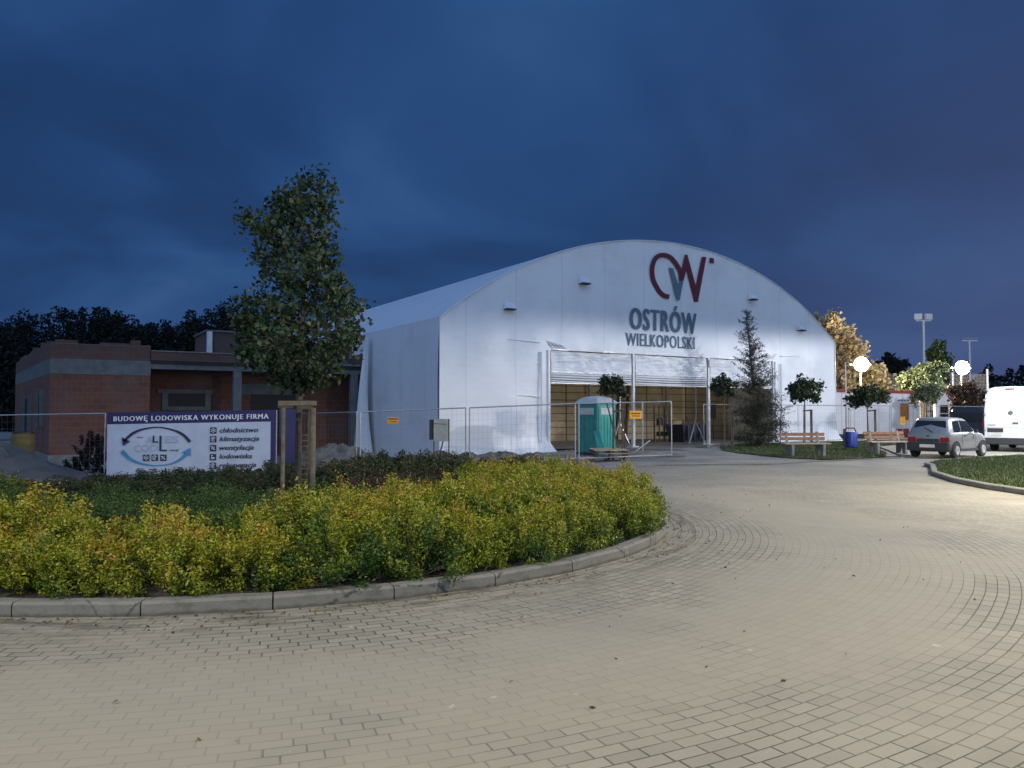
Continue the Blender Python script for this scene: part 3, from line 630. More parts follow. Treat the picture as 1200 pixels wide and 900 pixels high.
# left block: skewed footprint
p1 = Vector((-9.8, 8)); p2 = Vector((-13.5, 8)); bl = Vector((-28.6, 45.2)); bls = Vector(((bl.x - LX) * DX + (bl.y - LY) * DY, -(bl.x - LX) * DY + (bl.y - LY) * DX))
foot = [p2, p1, Vector((-9.8, 22)), bls]
def blk(n, m, z0, z1, grow=0, p=bb):
    c = sum(foot, Vector((0, 0))) / 4; pts = [q + (q - c).normalized() * grow for q in foot]
    mb = MB(); mb.prism([(q.x, q.y - 8, z0 + ZB) for q in pts], (0, 0, z1 - z0)); return mb.build(n, m, p)
blk('plinth', M['block'], -.45, -.1, .05); blk('block_wall', M['brick'], -.1, 3.2); blk('ring_beam', M['concrete'], 3.2, 3.82, .03); blk('parapet', M['brick2'], 3.82, 4.42, .0); blk('parapet_cap', M['concrete'], 4.42, 4.45, .02)
rp = random.Random(4); mb = MB()
for (A_, B_) in ((p1, p2), (p2, bls)):
    dd = B_ - A_; L_ = dd.length; dd.normalize(); q = .1
    while q < L_ - .5:
        ln_ = rp.choice((.38, .38, .76, 1.14)); hh_ = rp.choice((0, 0, .05, .09, .14, .24))
        if hh_: a_ = A_ + dd * q; b_ = A_ + dd * min(q + ln_, L_ - .05); mb.bar((a_.x + .1, a_.y - 8 + .12, 4.45 + ZB + hh_ / 2), (b_.x + .1, b_.y - 8 + .12, 4.45 + ZB + hh_ / 2), .24, hh_)
        q += ln_ + .015
kk_ = mb.build('top_course', M['brick2'], bb, fix=False); kk_['kind'] = 'stuff'
# side openings on the left block
d2 = (bls - p2).normalized()
for k, (q, z0, z1, w_) in enumerate(((2.2, 1.0, 2.4, 1.5), (7.5, .2, 2.3, 2.6))):
    c0 = p2 + d2 * q; c1 = p2 + d2 * (q + w_); nn = Vector((-d2.y, d2.x)); 
    if nn.x > 0: nn = -nn
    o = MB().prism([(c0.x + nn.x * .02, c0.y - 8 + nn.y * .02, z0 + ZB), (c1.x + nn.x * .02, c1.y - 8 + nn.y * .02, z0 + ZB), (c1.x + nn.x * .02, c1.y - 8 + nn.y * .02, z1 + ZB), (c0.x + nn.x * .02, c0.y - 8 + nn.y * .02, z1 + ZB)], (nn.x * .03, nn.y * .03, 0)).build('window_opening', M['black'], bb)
    for qq in (q - .15, q + w_ + .15):
        mb = MB(); c = p2 + d2 * qq; mb.bar((c.x + nn.x * .05, c.y - 8 + nn.y * .05, z0 + ZB), (c.x + nn.x * .05, c.y - 8 + nn.y * .05, z1 + .2 + ZB), .25, .12); mb.build('surround', M['concrete'], o)
# recessed middle
B('block_wall', M['brick'], (-9.79, 10, -.4), (.25, 10.25, 3.9))
B('soffit', M['concrete'], (-9.78, 8.35, 3.72), (.2, 9.98, 3.86))
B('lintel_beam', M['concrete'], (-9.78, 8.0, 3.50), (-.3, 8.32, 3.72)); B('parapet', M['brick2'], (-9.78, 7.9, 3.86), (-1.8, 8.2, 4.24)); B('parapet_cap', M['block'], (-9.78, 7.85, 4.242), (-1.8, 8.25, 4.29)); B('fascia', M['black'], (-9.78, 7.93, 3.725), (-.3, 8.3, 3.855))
B('roof', M['block'], (-9.78, 8.2, 3.9), (.2, 22, 4.0))
for s in (-6.35, -.80): B('column', M['concrete'], (s, 8.02, -.4), (s + .36, 8.30, 3.5))
B('pier', M['brick'], (-.28, 8.0, -.4), (.28, 8.6, 3.9)); B('pier', M['brick2'], (-.28, 8.0, 3.902), (.28, 9.8, 4.5), bb)
B('upper_wall', M['brick2'], (-3.2, 10.0, 3.902), (.22, 10.3, 5.15)); B('upper_beam', M['concrete'], (-3.2, 9.97, 4.1), (.22, 9.997, 4.6))
B('raised_box', M['brick2'], (-6.1, 15.4, 4.0), (-1.5, 19, 5.95)); B('box_cap', M['concrete'], (-6.2, 15.3, 5.952), (-1.4, 19.1, 6.05)); B('white_trim', M['steel'], (-6.16, 15.2, 4.3), (-5.9, 15.39, 5.95))
mb = MB(); mb.prism([(-7.9, 7.4, 4.42), (-6.15, 7.4, 4.42), (-6.15, 7.4, 5.0)], (0, 2, 0)); mb.build('roof_light', M['steel'], bb)
wf = MB()
for a, b in (((-9.05, 1.72), (-6.95, 1.9)), ((-9.25, 2.5), (-6.8, 2.68)), ((-9.05, 1.9), (-8.8, 2.5)), ((-7.2, 1.9), (-6.95, 2.5))): wf.box((a[0], 1.9, a[1] + ZB), (b[0], 2.0 - .003, b[1] + ZB))
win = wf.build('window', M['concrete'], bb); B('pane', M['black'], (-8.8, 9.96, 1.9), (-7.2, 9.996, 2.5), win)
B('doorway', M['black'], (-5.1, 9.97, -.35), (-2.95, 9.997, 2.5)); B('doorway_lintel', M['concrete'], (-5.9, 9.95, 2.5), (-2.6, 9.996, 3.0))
for px, py in ((0, 0),): pass
tag(bb, 'unfinished one storey building of red clay blocks with concrete beams')
# yellow machine / tank beside the left block
p = at(27, 512, 27); t = thing('plastic_drum', 'dull yellow upright drum standing beside the brick building', 'drum', (p.x, p.y, gz(p.x, p.y) - .02))
mb = MB(); mb.lathe([(.30, 0), (.36, .05), (.36, .55), (.38, .6), (.36, .65), (.36, 1.25), (.31, 1.35)], n=20); mb.build('drum_body', mat('dull_yellow', (.14, .095, .012), .6), t, smooth=True); mb = MB(); mb.lathe([(.33, 1.352), (.33, 1.39), (.1, 1.42)], n=20); mb.build('lid', M['dark'], t, smooth=True)

# ---------------------------------------------------------------- mesh construction fence
FG = 'mesh fence panels round the building site'
def fence_panel(a, b, h=2.0, label='', z0=None, wires=True, name='fence_panel', block=True):
    a, b = Vector(a), Vector(b); ln = (b - a).length; rz = math.atan2(b.y - a.y, b.x - a.x)
    za = gz(a.x, a.y) if z0 is None else z0[0]; zb = gz(b.x, b.y) if z0 is None else z0[1]
    t = thing(name, label, 'fence panel', (a.x, a.y, za), rz, FG); dz = zb - za
    mb = MB(); r_ = .021; e = .04
    mb.tube([(e, 0, .12), (e, 0, h)], r_, 8); mb.tube([(ln - e, 0, dz + .12), (ln - e, 0, dz + h)], r_, 8); mb.tube([(e, 0, h), (ln - e, 0, dz + h)], r_, 8); mb.tube([(e, 0, .15), (ln - e, 0, dz + .15)], r_, 8)
    mb.build('frame', M['galv'], t, smooth=True)
    if wires:
        mb = MB(); k = int(ln / .16)
        for i in range(1, k):
            x = ln * i / k; d = dz * i / k; mb.bar((x, 0, d + .15), (x, 0, d + h), .0024, .0024)
        for j in range(1, 9): zz = .15 + (h - .15) * j / 9; mb.bar((e, .003, zz), (ln - e, .003, zz + dz), .0024, .0024)
        mb.build('wire_mesh', M['wire'], t, fix=False)
    if block:
        mb = MB(); mb.box((-.12, -.36, -.01), (.12, .36, .13)); mb.build('foot_block', M['block'], t, .02)
    return t
fp = [at(549, 480, 25.5).xy, at(677, 480, 26.5).xy, at(788, 480, 27.3).xy]
f0 = at(420, 480, 25.0).xy
FC = Vector((-7.45, 27.4))
fence_panel(f0 + Vector((.03, .0)), fp[0] - Vector((.05, 0)), label='mesh fence panel in front of the tent\'s left side wall beside the grey cabinet')
fence_panel(fp[0], fp[1] - Vector((.05, 0)), label='mesh fence panel in front of the tent wall left of the green toilet')
fence_panel(fp[1], fp[2], label='mesh fence panel in front of the green toilet with a yellow warning sign')
fence_panel(FC + Vector((.05, -.03)), f0 - Vector((.03, 0)), label='mesh fence panel between the staked tree and the tent flap')
BL, BR = Vector((-12.32, 24.0)), Vector((-7.2, 24.0))
fence_panel(BR, FC, label='mesh fence panel turning back from the banner corner', z0=(-.33, -.36))
fence_panel(BL, BL + Vector((2.55, 0)), label='mesh fence panel behind the left half of the white banner', z0=(-.41, -.37)); fence_panel(BL + Vector((2.6, 0)), BR - Vector((.04, 0)), label='mesh fence panel behind the right half of the white banner', z0=(-.37, -.33))
fence_panel((-15.85, 23.9), (-12.38, 24.0), label='mesh fence panel left of the banner at the picture edge', z0=(-.47, -.41))
# fence behind, past the hall doorway
a = Vector((8.9, 36.6)); dv = Vector((.87, .49)); prevp = a
lb = ['mesh fence panel left of the sparse conifer', 'mesh fence panel behind the sparse conifer', 'mesh fence panel behind the bench nearer the conifer', 'mesh fence panel behind the blue litter bin', 'mesh fence panel before the white site office', 'mesh fence panel before the office\'s yellow poster', 'mesh fence panel before the white booth', 'mesh fence panel behind the small silver car']
for k in range(8):
    b = a + dv * 3.45; fence_panel(a, b - dv * .06, label=lb[k]); a = b
# leaning loose base bars
t = thing('loose_fence_foot', 'fallen galvanised bar lying before the pallets with a concrete foot', 'bar', tuple(gnd(690, 541)), 0)
mb = MB(); q = gnd(797, 535) - gnd(690, 541); mb.tube([(0, 0, .1), (q.x, q.y, .14)], .022, 8); mb.build('bar', M['wire'], t); mb = MB(); mb.box((q.x - .5, q.y - .15, .0), (q.x + .2, q.y + .2, .13)); mb.build('foot_block', M['block'], t, .02)
p = at(753, 500, 30); t = thing('support_post', 'single galvanised post with a slanting prop before the hall doorway', 'post', (p.x, p.y, 0)); mb = MB(); mb.tube([(0, 0, 0), (0, 0, 2.05)], .03, 8); mb.build('post', M['galv'], t)
mb = MB(); mb.tube([(-.45, -.1, .02), (.28, 0, .55)], .03, 8); mb.build('prop', M['galv'], t)
def wsign(px, py, Y, label, w_=.42, h_=.28):
    p = at(px, py, Y); t = thing('warning_sign', label, 'sign', (p.x, p.y, p.z)); mb = MB(); mb.box((-w_ / 2, -.006, -h_ / 2), (w_ / 2, .0, h_ / 2)); mb.build('sign_plate', M['yellow'], t, .003)
    mb = MB(); mb.add([(-.16, -.010, .02), (.16, -.010, .02), (.16, -.010, .065), (-.16, -.010, .065)], [(0, 1, 2, 3)]); mb.add([(-.13, -.010, -.06), (.13, -.010, -.06), (.13, -.010, -.025), (-.13, -.010, -.025)], [(0, 1, 2, 3)]); mb.build('printed_line', mat('dark_print', (.16, .06, .02), .6), t, fix=False)
wsign(745, 486, 26.88, 'small orange warning sign on the mesh fence before the hall doorway'); wsign(460.5, 492.5, 25.05, 'small orange warning sign on the mesh fence by the tent\'s left side wall', .34, .19)

# ---------------------------------------------------------------- banner
bn = thing('banner', 'white and navy advertising banner for an ice rink builder on the fence', 'banner', (BL.x, 23.93, -.41))
U = lambda px: (px - 128) / 197 * 5.12
tilt = .09 / 5.12
def Zb(px, py): return 2.02 - (py - (485 - (px - 128) / 197 * 2.2)) * .0261 + tilt * U(px)
def bsheet(name, x0, x1, z0, z1, m, y, nx=30, par=bn):
    mb = MB()
    for i in range(nx + 1):
        u = x0 + (x1 - x0) * i / nx
        for j in range(5): zz = z0 + (z1 - z0) * j / 4; mb.v.append((u, y + .012 * math.sin(u * 3.1) * math.sin(zz * 2), zz + tilt * u))
    mb.f = [(i * 5 + j, (i + 1) * 5 + j, (i + 1) * 5 + j + 1, i * 5 + j + 1) for i in range(nx) for j in range(4)]
    return mb.build(name, m, par, smooth=True, fix=False)
bsheet('vinyl_sheet', 0, 5.12, .06, 1.665, M['banner'], 0); bsheet('title_band', 0, 5.12, 1.665, 2.02, M['navy'], -.001)
bsheet('vinyl_edge', 4.98, 5.12, .06, 1.664, M['navy'], -.012, 3)
def bt(s, px0, px1, py, cap, m, **k):
    t = text(s, U(px0), Zb(px0, py), U(px1) - U(px0), cap, m, bn, y=-.03, **k)
    for v in t.data.vertices: v.co.z += (tilt + 2.2 * .0261 / 5.12 * 0) * (v.co.x - U(px0))
    return t
bt('BUDOWĘ LODOWISKA WYKONUJE FIRMA', 136, 317, 495, .155, M['white'], thick=.010, spacing=1.2)
for s_, px1, py in (('chłodnictwo', 305, 509), ('klimatyzacja', 306, 519), ('wentylacja', 300, 529.2), ('lodowiska', 298, 539.2), ('rekuperacja', 303, 549.5)):
    bt(s_, 260, px1, py, .15, M['navy2'], thick=.006, shear=.3)
def icon(px, py, kind, sz=.19):
    x, zz = U(px), Zb(px, py); mb = MB(); mb.box((x, -.030, zz), (x + sz, -.024, zz + sz)); o = mb.build('icon', M['navy2'], bn); mb = MB(); c = (x + sz / 2, zz + sz / 2); y = -.034
    def seg(a, b, w_=.014): mb.bar((c[0] + a[0], y, c[1] + a[1]), (c[0] + b[0], y, c[1] + b[1]), .004, w_)
    if kind == 0:
        for k in range(3): an = math.pi * k / 3 + .52; seg((-.075 * math.cos(an), -.075 * math.sin(an)), (.075 * math.cos(an), .075 * math.sin(an)))
        for k in range(6): an = math.pi * k / 3 + .52; p_ = (.05 * math.cos(an), .05 * math.sin(an)); seg(p_, (p_[0] + .028 * math.cos(an + .8), p_[1] + .028 * math.sin(an + .8))); seg(p_, (p_[0] + .028 * math.cos(an - .8), p_[1] + .028 * math.sin(an - .8)))
    elif kind == 1:
        for k in range(10): a0, a1 = .3 + k * .52, .3 + (k + 1) * .52; seg((.065 * math.cos(a0), .065 * math.sin(a0)), (.065 * math.cos(a1), .065 * math.sin(a1)), .016)
        seg((-.035, -.03), (.04, .045)); seg((-.03, .01), (.0, .03)); seg((0, -.03), (.035, 0))
    elif kind == 2:
        for k in range(4): an = math.pi / 2 * k + .5; seg((0, 0), (.05 * math.cos(an), .05 * math.sin(an)), .02); seg((.05 * math.cos(an), .05 * math.sin(an)), (.072 * math.cos(an + .6), .072 * math.sin(an + .6)), .026)
    else: seg((-.06, -.05), (.06, -.05)); seg((-.04, -.03), (-.04, .06), .03); seg((-.04, -.015), (.045, -.02), .03); seg((-.05, .045), (.0, .045), .02)
    mb.build('icon_mark', M['white'], o, fix=False)
for k, py in enumerate((510, 520, 530.5, 541, 551)): icon(249, py, k if k < 4 else 1)
for k, px in enumerate((171, 181, 191)): icon(px, 541.3, k)
def arcband(pts, wds, m, name, head=None):
    P = catm(pts, 6); n_ = len(P); mb = MB(); A = []; Bq = []
    for i, p in enumerate(P):
        d = (P[min(i + 1, n_ - 1)] - P[max(i - 1, 0)]).normalized(); w_ = np.interp(i / (n_ - 1), np.linspace(0, 1, len(wds)), wds); nn = Vector((-d.y, d.x)) * w_ / 2; A.append(p + nn); Bq.append(p - nn)
    f = lambda v: (U(v[0]), -.028, Zb(v[0], v[1]))
    for i in range(n_ - 1): mb.add([f(A[i]), f(A[i + 1]), f(Bq[i + 1]), f(Bq[i])], [(0, 1, 2, 3)])
    if head: mb.add([f(v) for v in head], [tuple(range(len(head)))])
    return mb.build(name, m, bn, fix=False)
arcband([(148.5, 518), (158, 509.5), (170, 504.5), (188, 502.3), (205, 505.5), (217, 511), (225.5, 519.5)], [2.6, 3, 2.2, 1.2, 2.0, 3.2, 3.6], M['navy2'], 'upper_arrow', [(145.5, 513.5), (155.5, 518.5), (147, 523.5)])
arcband([(146, 529.5), (154, 537.5), (166, 543.5), (184, 546.8), (203, 545), (214, 540), (221, 534)], [5, 4, 2.6, 1.3, 1.6, 2.6, 4], M['cyan'], 'lower_arrow', [(216, 532), (226, 526.5), (226.5, 536)])
def Lsh(x0, y0, x1, y1, w_): return [(x0, y0), (x0 + w_, y0), (x0 + w_, y1 - w_ * .7), (x1, y1 - w_ * .7), (x1, y1), (x0, y1)]
for q in (Lsh(182, 512, 188.5, 520, 2), Lsh(190, 512, 199, 530, 2.4)): mb = MB(); mb.add([(U(v[0]), -.04, Zb(*v)) for v in q], [(0, 1, 2, 3, 4, 5)]); mb.build('logo_letter', M['navy2'], bn, fix=False)
bt('A', 174, 182, 520.5, .21, M['faint'], outline=True); bt('ES', 196, 212, 520.5, .21, M['faint'], outline=True); bt('COO', 160, 188, 530.5, .21, M['faint'], outline=True)
bt('www.', 163, 171, 514.5, .05, M['navy2'], bold=.02); bt('.com.pl', 201, 212, 530, .06, M['navy2'], bold=.02)
b2 = thing('banner', 'navy banner sheet seen edge-on on the fence turning back behind the staked tree', 'banner', (BR.x + .04, BR.y, -.33), math.atan2(FC.y - BR.y, FC.x - BR.x))
mb = MB(); nn = 26
for i in range(nn + 1):
    u = .05 + 3.1 * i / nn
    for j in range(7): zz = .06 + 2.02 * j / 6; mb.v.append((u, -.05 - .03 * math.sin(u * 4) * math.sin(zz * 1.7), zz - .01 * u))
mb.f = [(i * 7 + j, (i + 1) * 7 + j, (i + 1) * 7 + j + 1, i * 7 + j + 1) for i in range(nn) for j in range(6)]
mb.build('vinyl_sheet', M['navy'], b2, smooth=True, fix=False)
for zz, h_ in ((.95, .22), (.62, .24)): text('D', .1, zz, .55, h_, M['white'], b2, y=-.09, bold=.03)
for zz in (1.75, 1.6, 1.45, 1.32, 1.2): mb = MB(); mb.box((.2, -.092, zz), (.4, -.088, zz + .03)); mb.build('printed_line', M['white'], b2)

# ---------------------------------------------------------------- planting
def bush_mesh(name, rad, hgt, n, size, m, seed, clusters=90, parent=None, yellow_top=True, open_=.35):
    r_ = np.random.default_rng(seed)
    th = r_.uniform(0, 2 * np.pi, clusters); ct = r_.uniform(-.05, 1, clusters); st = np.sqrt(np.clip(1 - ct ** 2, 0, 1))
    rad_f = r_.uniform(.84, 1.03, clusters); inner = r_.random(clusters) < open_; rad_f[inner] *= r_.uniform(.45, .85, inner.sum())
    lump = 1 + .16 * np.sin(th * 3 + seed) + .10 * np.sin(th * 5 + ct * 6 + seed * 2)
    c = np.stack([rad * st * np.cos(th) * rad_f * lump, rad * st * np.sin(th) * rad_f * lump, hgt * (.12 + .88 * ct * rad_f * (1 + .1 * np.sin(th * 4 + seed)))], 1)
    k = n // clusters; out = c / np.linalg.norm(c + 1e-6, axis=1)[:, None]
    tpos = r_.uniform(-1, .6, (clusters, k)); tw = out[:, None, :] * (tpos * .10)[:, :, None]
    tw[:, :, 2] += tpos * .05
    pts = (c[:, None, :] + tw + r_.normal(0, .032, (clusters, k, 3))).reshape(-1, 3); pts[:, 2] = np.abs(pts[:, 2])
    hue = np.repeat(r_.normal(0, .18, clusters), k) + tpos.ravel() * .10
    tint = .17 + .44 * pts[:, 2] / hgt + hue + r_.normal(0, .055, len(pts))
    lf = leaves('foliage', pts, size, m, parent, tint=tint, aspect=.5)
    mb = MB()
    for i in range(0, clusters, 3):
        a = Vector((c[i][0] * .15, c[i][1] * .15, 0)); b = Vector(c[i]); mb.tube([a, (a + b) / 2 + Vector((0, 0, .04)), b], [.006, .004, .002], 4, cap=False)
    mb.build('stem', M['bark'], parent, fix=False); return lf
def proto(name, label, cat, group, **k):
    t = thing(name, label, cat, (0, 0, 0), 0, group); bush_mesh(name, parent=t, **k); return t
def place(protos, spots, used, labelf=None):
    for i, (x, y, zz, sc, szz) in enumerate(spots):
        pr = protos[i % len(protos)]
        if pr not in used: o = pr; used.append(pr)
        else: o = copy_tree(pr)
        o.location = (x, y, zz); o.scale = (sc, sc, szz); o.rotation_euler = (0, 0, random.uniform(0, 6.28))
        if labelf: o['label'] = labelf(x, y)
def ring(r_, a0, a1, step, jit_=.1):
    n = int(abs(a1 - a0) * r_ / step); out = []
    for i in range(n + 1):
        a = a0 + (a1 - a0) * i / n + random.uniform(-jit_, jit_) / r_; rr = r_ + random.uniform(-jit_, jit_) * .8
        out.append((CX + rr * math.sin(a), CY - rr * math.cos(a)))      # angle measured from the side facing the road
    return out
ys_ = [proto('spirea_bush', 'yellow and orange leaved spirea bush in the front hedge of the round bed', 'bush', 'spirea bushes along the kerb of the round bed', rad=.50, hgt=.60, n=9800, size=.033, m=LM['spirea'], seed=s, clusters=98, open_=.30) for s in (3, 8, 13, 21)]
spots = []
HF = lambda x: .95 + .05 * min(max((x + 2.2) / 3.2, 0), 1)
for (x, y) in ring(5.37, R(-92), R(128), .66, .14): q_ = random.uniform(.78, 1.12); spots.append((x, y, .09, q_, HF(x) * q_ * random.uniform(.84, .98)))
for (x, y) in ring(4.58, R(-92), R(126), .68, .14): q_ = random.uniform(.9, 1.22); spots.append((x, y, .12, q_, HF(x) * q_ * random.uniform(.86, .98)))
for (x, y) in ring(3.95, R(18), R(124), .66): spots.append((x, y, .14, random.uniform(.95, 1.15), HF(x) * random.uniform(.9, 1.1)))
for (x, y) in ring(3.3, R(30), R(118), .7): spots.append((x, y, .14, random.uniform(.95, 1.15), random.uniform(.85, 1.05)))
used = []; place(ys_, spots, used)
ds_ = [proto('dark_shrub', 'dark green low shrub at the back of the round bed', 'shrub', 'dark shrubs at the back of the round bed', rad=.58, hgt=.60, n=4200, size=.05, m=LM['dark'], seed=s, clusters=90) for s in (31, 37)]
spots = []
for r_, a0, a1 in ((5.2, 130, 262), (1.7, 150, 250), (4.4, 128, 255), (3.6, 128, 258), (2.7, 150, 262)):
    for (x, y) in ring(r_, R(a0), R(a1), .8):
        k = .95 if x > -3.3 else (.64 if x > -5.2 else .54)
        spots.append((x, y, .12, random.uniform(.95, 1.2), k * random.uniform(.92, 1.08)))
for (x, y) in ((-8.2, 12.6), (-7.5, 12.2), (-7.9, 11.4), (-8.7, 11.5), (-8.9, 12.4), (-6.9, 12.7), (-6.4, 12.1)): spots.append((x, y, .12, 1.05, random.uniform(.45, .58)))
place(ds_, spots, used)
gs_ = [proto('green_mound', 'low rounded bright green shrub between the spirea hedge and the staked tree', 'shrub', 'low green mounds in the round bed', rad=.42, hgt=.34, n=3600, size=.03, m=LM['green'], seed=s, clusters=110, open_=.15) for s in (41, 43)]
spots = []
for i in range(26):
    x = -7.2 + i * .23 + random.uniform(-.15, .15); y = 9.6 + random.uniform(-.1, 2.0) + (.5 if x > -3 else 0)
    if math.hypot(x + 3.5, y - 12.6) < .5: continue
    spots.append((x, y, .15, random.uniform(.85, 1.15), random.uniform(.75, 1.15)))
for i in range(34): spots.append((random.uniform(-7.4, -1.6), random.uniform(8.6, 11.6), .15, random.uniform(.9, 1.25), random.uniform(.7, 1.0)))
place(gs_, spots, used)
rs_ = [proto('brown_shrub', 'low reddish brown shrub between green mounds and yellow spirea', 'shrub', 'reddish brown shrubs in the round bed', rad=.5, hgt=.42, n=3600, size=.035, m=LM['brown'], seed=s, clusters=100) for s in (51,)]
place(rs_, [(-2.4 + .55 * (i % 5) + random.uniform(-.1, .1), 12.2 + .7 * (i // 5) + random.uniform(-.1, .1), .16, random.uniform(.9, 1.15), random.uniform(.8, 1.0)) for i in range(15)], used)
pts = []
for i in range(620):
    a_ = random.uniform(R(-80), R(120)); q = CR + .03 + abs(random.gauss(0, .22)) if random.random() < .8 else CR + random.uniform(.2, 3.5); pts.append((CX + q * math.sin(a_), CY - q * math.cos(a_), .008 + random.random() * .006))
lit = leaves('leaf_litter', pts, .035, leaf_material('dry_leaf', (.05, .035, .015), (.16, .12, .03), (.2, .09, .02)), aspect=.6); tag(lit, 'small fallen leaves lying in the gutter of the round bed', 'leaves', kind='stuff')
for v in lit.data.vertices: v.co.z = min(max(v.co.z, .006), .02)
# taller dark bush by the fence left of the banner
t = thing('dark_bush', 'almost black bush in front of the brick wall left of the banner', 'bush', tuple(at(106, 540, 25.6).xy) + (-.45,)); bush_mesh('dark_bush', .62, 1.35, 3600, .09, LM['far'], 61, 80, t)
t = thing('fern_weed', 'upright ferny green weed at the kerb of the round bed', 'plant', (CX + 5.5 * math.sin(R(32)), CY - 5.5 * math.cos(R(32)), .1))
pts = []
for k in range(9):
    a = k * .7; b = Vector((math.cos(a) * .12, math.sin(a) * .12, .42 + .1 * math.sin(k * 3)))
    for q in np.linspace(.15, 1, 24): pts += [tuple(b * q + Vector(rng.normal(0, .03, 3)) * (1.2 - q)) for _ in range(3)]
leaves('foliage', pts, .035, LM['green'], t, aspect=.3)

def limb(mb, a, b, r0, r1, n=6, bend=.08, k=4):
    a, b = Vector(a), Vector(b); P = [a.lerp(b, i / k) + Vector(rng.normal(0, bend * (b - a).length / k, 3)) * (0 if i in (0, k) else 1) for i in range(k + 1)]
    mb.tube(P, [r0 + (r1 - r0) * i / k for i in range(k + 1)], n, cap=False); return P
# the staked maple in the bed: crown follows measured clumps
TY = 12.75
tb = at(349, 588, TY); tb.z = .15
tree = thing('maple_tree', 'young broadleaf tree held between wooden stakes in the round bed', 'tree', tuple(tb))
cl_ = [(372, 216, 17, .1), (357, 232, 17, -.2), (335, 232, 15, .2), (326, 250, 15, .1), (380, 245, 17, -.1), (352, 256, 24, .2), (289, 258, 10, .1), (305, 268, 13, -.1), (322, 280, 20, -.2), (352, 285, 28, .0), (378, 280, 17, .3),
       (318, 308, 20, .2), (350, 318, 30, -.3), (382, 312, 20, .1), (390, 332, 18, -.2), (335, 345, 28, .4), (368, 350, 32, .0), (400, 345, 14, .2), (318, 365, 22, -.3), (290, 352, 8, 0), (405, 372, 14, -.1), (352, 385, 38, .3), (385, 390, 28, -.3), (305, 385, 26, .2),
       (284, 380, 14, .0), (325, 405, 28, -.4), (365, 410, 32, .4), (395, 402, 20, .2), (290, 408, 16, -.1), (310, 420, 17, .2), (345, 428, 22, 0), (380, 428, 20, -.2), (350, 444, 11, 0), (332, 440, 12, .2), (412, 392, 7, .1), (415, 362, 7, 0), (368, 443, 10, -.1)]
pts = []; tmb = MB(); base_ = Vector((0, 0, 0)); topz = at(360, 240, TY).z - tb.z
sp_pts = [Vector((0, 0, 0)), Vector((.0, 0, 1.2)), Vector((.02, .03, 2.2)), Vector((.06, -.03, 3.2)), Vector((.1, .02, 4.2)), Vector((.26, .05, 5.1))]
tmb.tube(sp_pts, [.062, .05, .042, .03, .018, .006], 9, cap=False)
twigs = tmb; tint = []
for (px, py, rp, dy) in cl_:
    c = at(px, py, TY + dy * 1.6) - tb; r_ = rp / F * TY; zz = max(1.7, min(c.z - .25 - .25 * abs(c.x), 5.0)); s_ = sp_pts[0]
    for i in range(5):
        if sp_pts[i].z <= zz <= sp_pts[i + 1].z: s_ = sp_pts[i].lerp(sp_pts[i + 1], (zz - sp_pts[i].z) / (sp_pts[i + 1].z - sp_pts[i].z))
    limb(tmb, s_, c, .016, .006, 5, .12)
    nsub = max(5, int(rp * .9))
    for q in range(nsub):
        d = Vector(rng.normal(0, 1, 3)).normalized() * r_ * random.uniform(.35, 1.28); e = c + d; limb(twigs, c + d * .1, e, .005, .002, 3, .1, 2)
        h_ = random.gauss(.38, .2)
        for _ in range(13): pts.append(tuple(e + Vector(rng.normal(0, .09, 3)))); tint.append(h_ + random.gauss(0, .12))
tr_o = tmb.build('trunk', M['bark'], tree, fix=False, smooth=True)
leaves('crown', pts, .088, LM['maple'], tree, tint=np.array(tint), aspect=.8, droop=.4)
# stakes, cross rail and trunk guard
st = thing('tree_stake_frame', 'frame of round wooden stakes and a top rail round the young maple', 'tree stakes', tuple(tb))
for px, w_, Yq in ((332, .032, TY - .45), (367, .043, TY - .35), (361, .03, TY + .45)):
    a = at(px, 590, Yq) - tb; b = at(px, 478, Yq) - tb; mb = MB(); mb.tube([(b.x, b.y, -.05), (b.x, b.y, b.z)], w_, 10); mb.build('stake', M['wood'] if px != 361 else M['wood_dark'], st, smooth=True)
a = at(326, 472.5, TY - .42) - tb; b = at(371, 472.5, TY - .34) - tb; mb = MB(); mb.bar(a, b, .05, .075); mb.build('top_rail', M['wood'], st, .006)
mb = MB(); mb.bar(at(326, 476, TY - .32) - tb, at(366, 478, TY + .4) - tb, .03, .05); mb.build('tie_rail', M['wood_dark'], st)
mb = MB()
for q in range(9): p = at(357, 510 + q * 6.5, TY - .1) - tb; mb.box((p.x - .045, p.y - .01, p.z - .01), (p.x + .05, p.y + .005, p.z + .01))
mb.build('trunk_guard', M['wood'], st)

